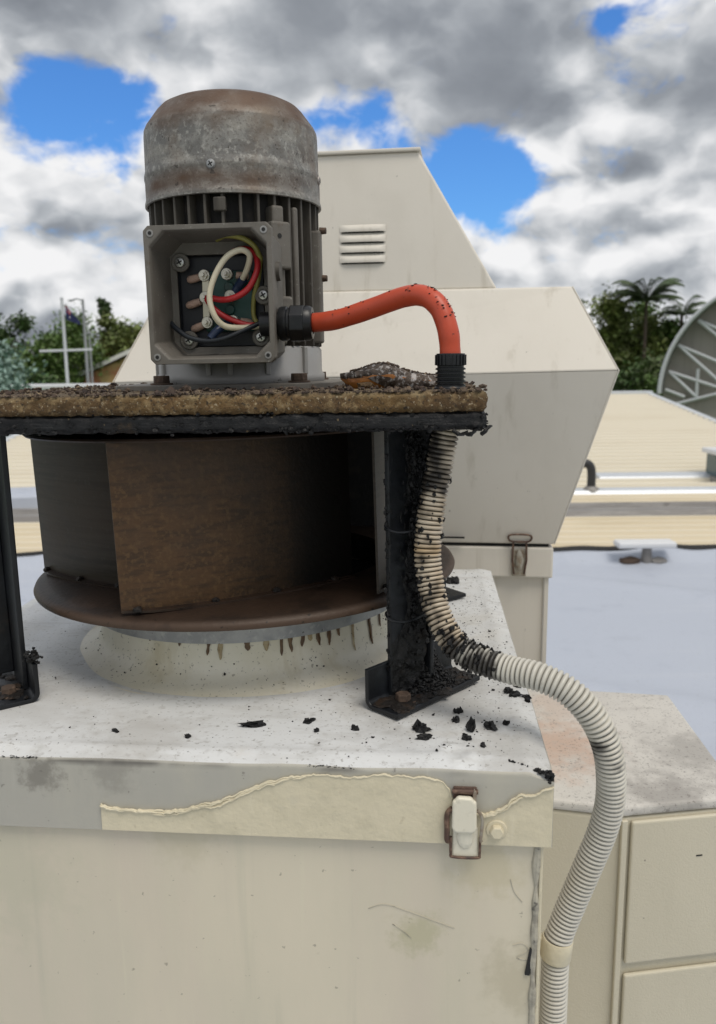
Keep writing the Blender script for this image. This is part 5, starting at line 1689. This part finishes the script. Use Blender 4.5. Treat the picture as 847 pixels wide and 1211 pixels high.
mb = MB()
SEG = 20
mb.tube(path, rads, SEG)
NP = len(path)
soot, tan_ = [], []
for i in range(NP):
    L_ = i * 0.00064
    base_s = 0.0
    if L_ < 0.215:
        base_s = 0.47 + 0.16 * (L_ < 0.06) + 0.10 * (0.185 < L_ < 0.215) + 0.03 * (L_ > 0.10)
    elif L_ < 0.245:
        base_s = 0.60 * (0.245 - L_) / 0.03
    base_s += 0.50 * exp(-((L_ - 0.335) / 0.020) ** 2)
    for k in range(SEG):
        p = mb.v[i * SEG + k]
        nz = fbm(p, 60) * 0.5
        groove = max(0.0, (0.0104 - rads[i]) / 0.0020)  # grooves darkened in the colour to deepen the weak rib shading
        side = -0.34 * max(0, (p.x - path[i].x) / 0.011) if L_ < 0.2 else 0.0
        under = 0.30 * max(0, -(p.z - path[i].z) / 0.011) if 0.2 < L_ < 0.4 else 0.0  # darker towards the underside of the loop
        v = base_s * 1.15 + nz * (0.9 if base_s > 0.05 else 0.18) + side + (0.55 * groove if base_s > 0.08 else 0.75 * groove) + under * (1 if base_s > 0.1 else 0.35)
        soot.append(max(0.0, min(0.97, (v - 0.42) * 3.2 if base_s > 0.05 else v * 0.75)))
        tan_.append(max(0.0, min(0.85, (0.55 if L_ < 0.19 else 0.0) + (0.5 * exp(-((L_ - 0.105) / 0.004) ** 2)) + nz * 0.5 * (L_ < 0.2))))
mb.at['soot'] = soot
mb.at['tan'] = tan_
for k in ('soot', 'tan'):
    mb.at[k] = mb.at[k][:len(mb.v)]
mb.build('conduit', 'flex', cond, sharp=60)
# char stuck to the burnt stretch
mb = MB()
for i in range(240):
    k = int(rnd.triangular(20, 0.232 / 0.00064, 0.195 / 0.00064))
    a = rnd.uniform(0, 2 * pi)
    t = (path[k + 1] - path[k - 1]).normalized()
    u_ = t.orthogonal().normalized()
    d = u_ * cos(a) + t.cross(u_) * sin(a)
    if d.x > 0.3 and d.y < 0 and rnd.random() < 0.75:
        continue
    s = rnd.uniform(0.0006, 0.0019)
    mb.lump(path[k] + d * 0.0110, (s, s, s * 1.3), i, 0.55)
tag(mb.build('char_clots', 'char', cond), kind='stuff')
# saddle coupling low on the corner
i0 = min(range(NP), key=lambda i: abs(path[i].z - 1.1375))
pz = path[i0]
mb = MB()
mb.lathe([(0.0110, -0.0090), (0.0119, -0.0090), (0.0123, -0.008), (0.0123, 0.008), (0.0119, 0.0090), (0.0110, 0.0090)], 32, (0, 0, 0))
sa = mb.build('saddle', 'patch', cond, sharp=40)
sa.location = pz
sa.rotation_euler = (0, radians(6), 0)
MB().box((-0.012, 0.004, 0), (0.014, 0.008, 0.012)).build('saddle_tab', 'patch', sa, bevel=0.001)

# ================================================================== LOOSE CHAR
GRP = 'charred bits scattered on the cap'


def chunk(x, y, s, seed, label, grp=None, rot=0.0, z=1.320):
    zc = 1.3205 + capz(x, y)
    s = tuple(q * 0.72 for q in s)
    r_ = MB().lump((0, 0, 0), s, seed, 0.55, 2.3, ICO2, flat=True)
    for j in range(6):
        rr_ = random.Random(seed * 10 + j)
        r_.lump((s[0] * rr_.uniform(-.7, .7), s[1] * rr_.uniform(-.7, .7), 0), (s[0] * rr_.uniform(.2, .5), s[1] * rr_.uniform(.2, .5), s[2] * rr_.uniform(.5, .9)), seed * 3 + j, 0.6, 2.4, ICO2, flat=True)
    o = r_.build('char_lump', 'char')
    o.location = W(x, y, zc + 0.33 * s[2])
    o.rotation_euler = (0, 0, YAW + rot)
    return tag(o, label, 'charred lump', grp)


chunk(0.0629, -0.2318, (0.0125, 0.0055, 0.0035), 1, 'long flat charred flake lying alone on the white cap', rot=0.25)
chunk(0.2349, -0.2300, (0.0045, 0.0050, 0.0110), 2, 'tall upright charred stub in front of the right foot')
chunk(0.1964, -0.2310, (0.0090, 0.0065, 0.0060), 3, 'larger crumbly char lump beside toe of the right foot', rot=-0.5)
chunk(0.1995, -0.2460, (0.0085, 0.0045, 0.0045), 4, 'crumbly char lump just in front of the larger one by the foot', rot=0.2)
chunk(0.2330, 0.2050, (0.0120, 0.0100, 0.0075), 5, 'big char lump on the cap behind the conduit under wheel rim')
T3 = 'small char bit in the trio between the long flake and right foot'
S2 = 'small char bit between the upright stub and the right foot'
F3 = 'small char bit lying in front of the upright stub'
LB = [T3, T3, T3, 'lone small char bit left of the right foot', S2, S2, 'jagged char bit beside the upright stub, bigger than its neighbours', F3, 'small char bit between upright stub and right edge of the cap',
      'small char bit above the dip in the cream sealant', 'thin char sliver above the square start of the cream sealant', F3, F3, 'small char bit in front of the big lump behind the conduit']
for k, (x, y, sx, sy, sz) in enumerate([(0.1057, -0.2240, .0045, .0035, .003), (0.1090, -0.2200, .0035, .0028, .003), (0.1152, -0.2390, .003, .0026, .003), (0.1448, -0.2341, .0040, .003, .0036), (0.2266, -0.1960, .0055, .0042, .0040),
                                        (0.2245, -0.2138, .0048, .004, .0040), (0.2498, -0.2235, .0072, .005, .0052), (0.2311, -0.2460, .0048, .0036, .0035), (0.2631, -0.2180, .0040, .003, .003), (0.0167, -0.2540, .0050, .0030, .0026),
                                        (-0.0425, -0.2490, .0046, .0024, .0022), (0.2300, -0.2410, .0035, .003, .003), (0.2430, -0.2560, .0032, .0028, .003), (0.2100, 0.1700, .0055, .0045, .004)]):
    chunk(x, y, (sx, sy, sz), 20 + k, LB[k], GRP, rot=k * 0.9)
for k in range(8):
    x, y = 0.2780 + rnd.gauss(0, 0.006), -0.158 + rnd.gauss(0, 0.008)
    chunk(min(x, 0.286), y, (rnd.uniform(.003, .006), rnd.uniform(.003, .005), .0032), 50 + k, 'char crumb heaped beneath the conduit at the cap edge', 'char crumbs under the conduit', rot=k)
# dust and crumbs too small to count
mb = MB()
for i in range(2300):
    if rnd.random() < 0.72:
        x, y = rnd.gauss(0.22, 0.05), rnd.gauss(-0.02, 0.17)
    else:
        x, y = rnd.uniform(-H + .005, H - .004), rnd.uniform(-H + .004, H - .005)
    if abs(x) > H - .004 or abs(y) > H - .004 or (x - CX) ** 2 + (y - CY) ** 2 < 0.192 ** 2:
        continue
    s = min(0.0020, rnd.lognormvariate(-7.95, 0.55))
    mb.lump(W(x, y, 1.3206 + capz(x, y) + s * 0.3), (s, s * rnd.uniform(.6, 1.1), s * .6), i, 0.5, flat=False)
tag(mb.build('soot_crumbs', 'char'), 'fine black soot crumbs sprinkled over the white cap', 'soot', kind='stuff')
mb = MB()
for i in range(130):
    a = radians(rnd.uniform(200, 350))
    t = rnd.random() ** 0.6
    z = 1.3205 + 0.040 * (1 - t)
    R_ = coneprof(z) + 0.0006
    s = min(0.0011, rnd.lognormvariate(-7.9, 0.4))
    mb.lump(W(CX + R_ * cos(a), CY + R_ * sin(a), z), (s, s, s), i, 0.5)
tag(mb.build('cone_specks', 'char'), 'fine black specks stuck on the inlet cone', 'soot', kind='stuff')

# ================================================================== FOAM LUMP ON THE BOARD
fo = empty('foam_slab', W(0.166, -0.098, 1.5825), (0, 0, YAW + radians(4)), label='broken foam slab with ashy top and amber edge on the board', cat='foam')
outl = [(-0.043, -0.006), (-0.036, -0.018), (-0.015, -0.021), (0.012, -0.019), (0.036, -0.020), (0.049, -0.010), (0.050, 0.012), (0.030, 0.024), (0.0, 0.026), (-0.026, 0.018)]


def slab(zf0, zf1, nm, m_, seed, par, shrink):
    rings = 7
    vs, fs = [], []
    n_ = 60
    ol = catmull([Vector((x, y, 0)) for x, y in outl + outl[:1]], 6)[:60]
    for side in (0, 1):
        for j in range(rings + 1):
            t = j / rings
            for i in range(n_):
                p = ol[i] * (1 - t) * (shrink if side == 0 else 1.0)
                zz = (zf1 if side else zf0)(p.x, t)
                p = Vector((p.x, p.y, zz))
                p += Vector((noise.noise(p * 220 + Vector((seed, 0, 0))), noise.noise(p * 220 + Vector((0, seed, 3))), noise.noise(p * 260 + Vector((0, 9, seed))))) * 0.0012
                vs.append(p)
    k = (rings + 1) * n_
    for side in (0, 1):
        for j in range(rings):
            for i in range(n_):
                q = (side * k + j * n_ + i, side * k + j * n_ + (i + 1) % n_, side * k + (j + 1) * n_ + (i + 1) % n_, side * k + (j + 1) * n_ + i)
                fs.append(q if side else q[::-1])
    for i in range(n_):
        fs.append((i, (i + 1) % n_, k + (i + 1) % n_, k + i))
    mb = MB()
    mb.add(vs, fs, True)
    return mb.build(nm, m_, par, sharp=180)


def top_z(x, t):
    return 0.0120 + 0.0085 * exp(-((x + 0.006) / 0.022) ** 2) * min(1, t * 3 + 0.35) - 0.00006 * 0 - 0.0028 * max(0, x / 0.05)


slab(lambda x, t: -0.001, lambda x, t: top_z(x, t) - 0.0042, 'foam_core', 'amber', 1.0, fo, 0.80)
slab(lambda x, t: max(-0.001, top_z(x, t) - 0.0046 - 0.011 * max(0.0, min(1.0, (x + 0.022) / 0.020))), lambda x, t: top_z(x, t), 'ashy_skin', 'ashfoam', 3.0, fo, 1.0)
mb = MB()
for i in range(150):
    x, y = rnd.uniform(-0.036, 0.046), rnd.uniform(-0.017, 0.018)
    s = rnd.uniform(0.0008, 0.0022)
    mb.lump((x, y, top_z(x, 0.6) + 0.0003), (s, s, s * 0.8), i, 0.5)
tag(mb.build('ash_crumbs', 'crumb', fo), kind='stuff')
o = MB().lump((0, 0, 0), (0.0075, 0.005, 0.0035), 7, 0.3, ico=ICO2, flat=True).build('foam_crumb', 'crust')
o.location = W(0.148, -0.128, 1.5845)
tag(o, 'small tan foam crumb in front of the ashy slab', 'foam')
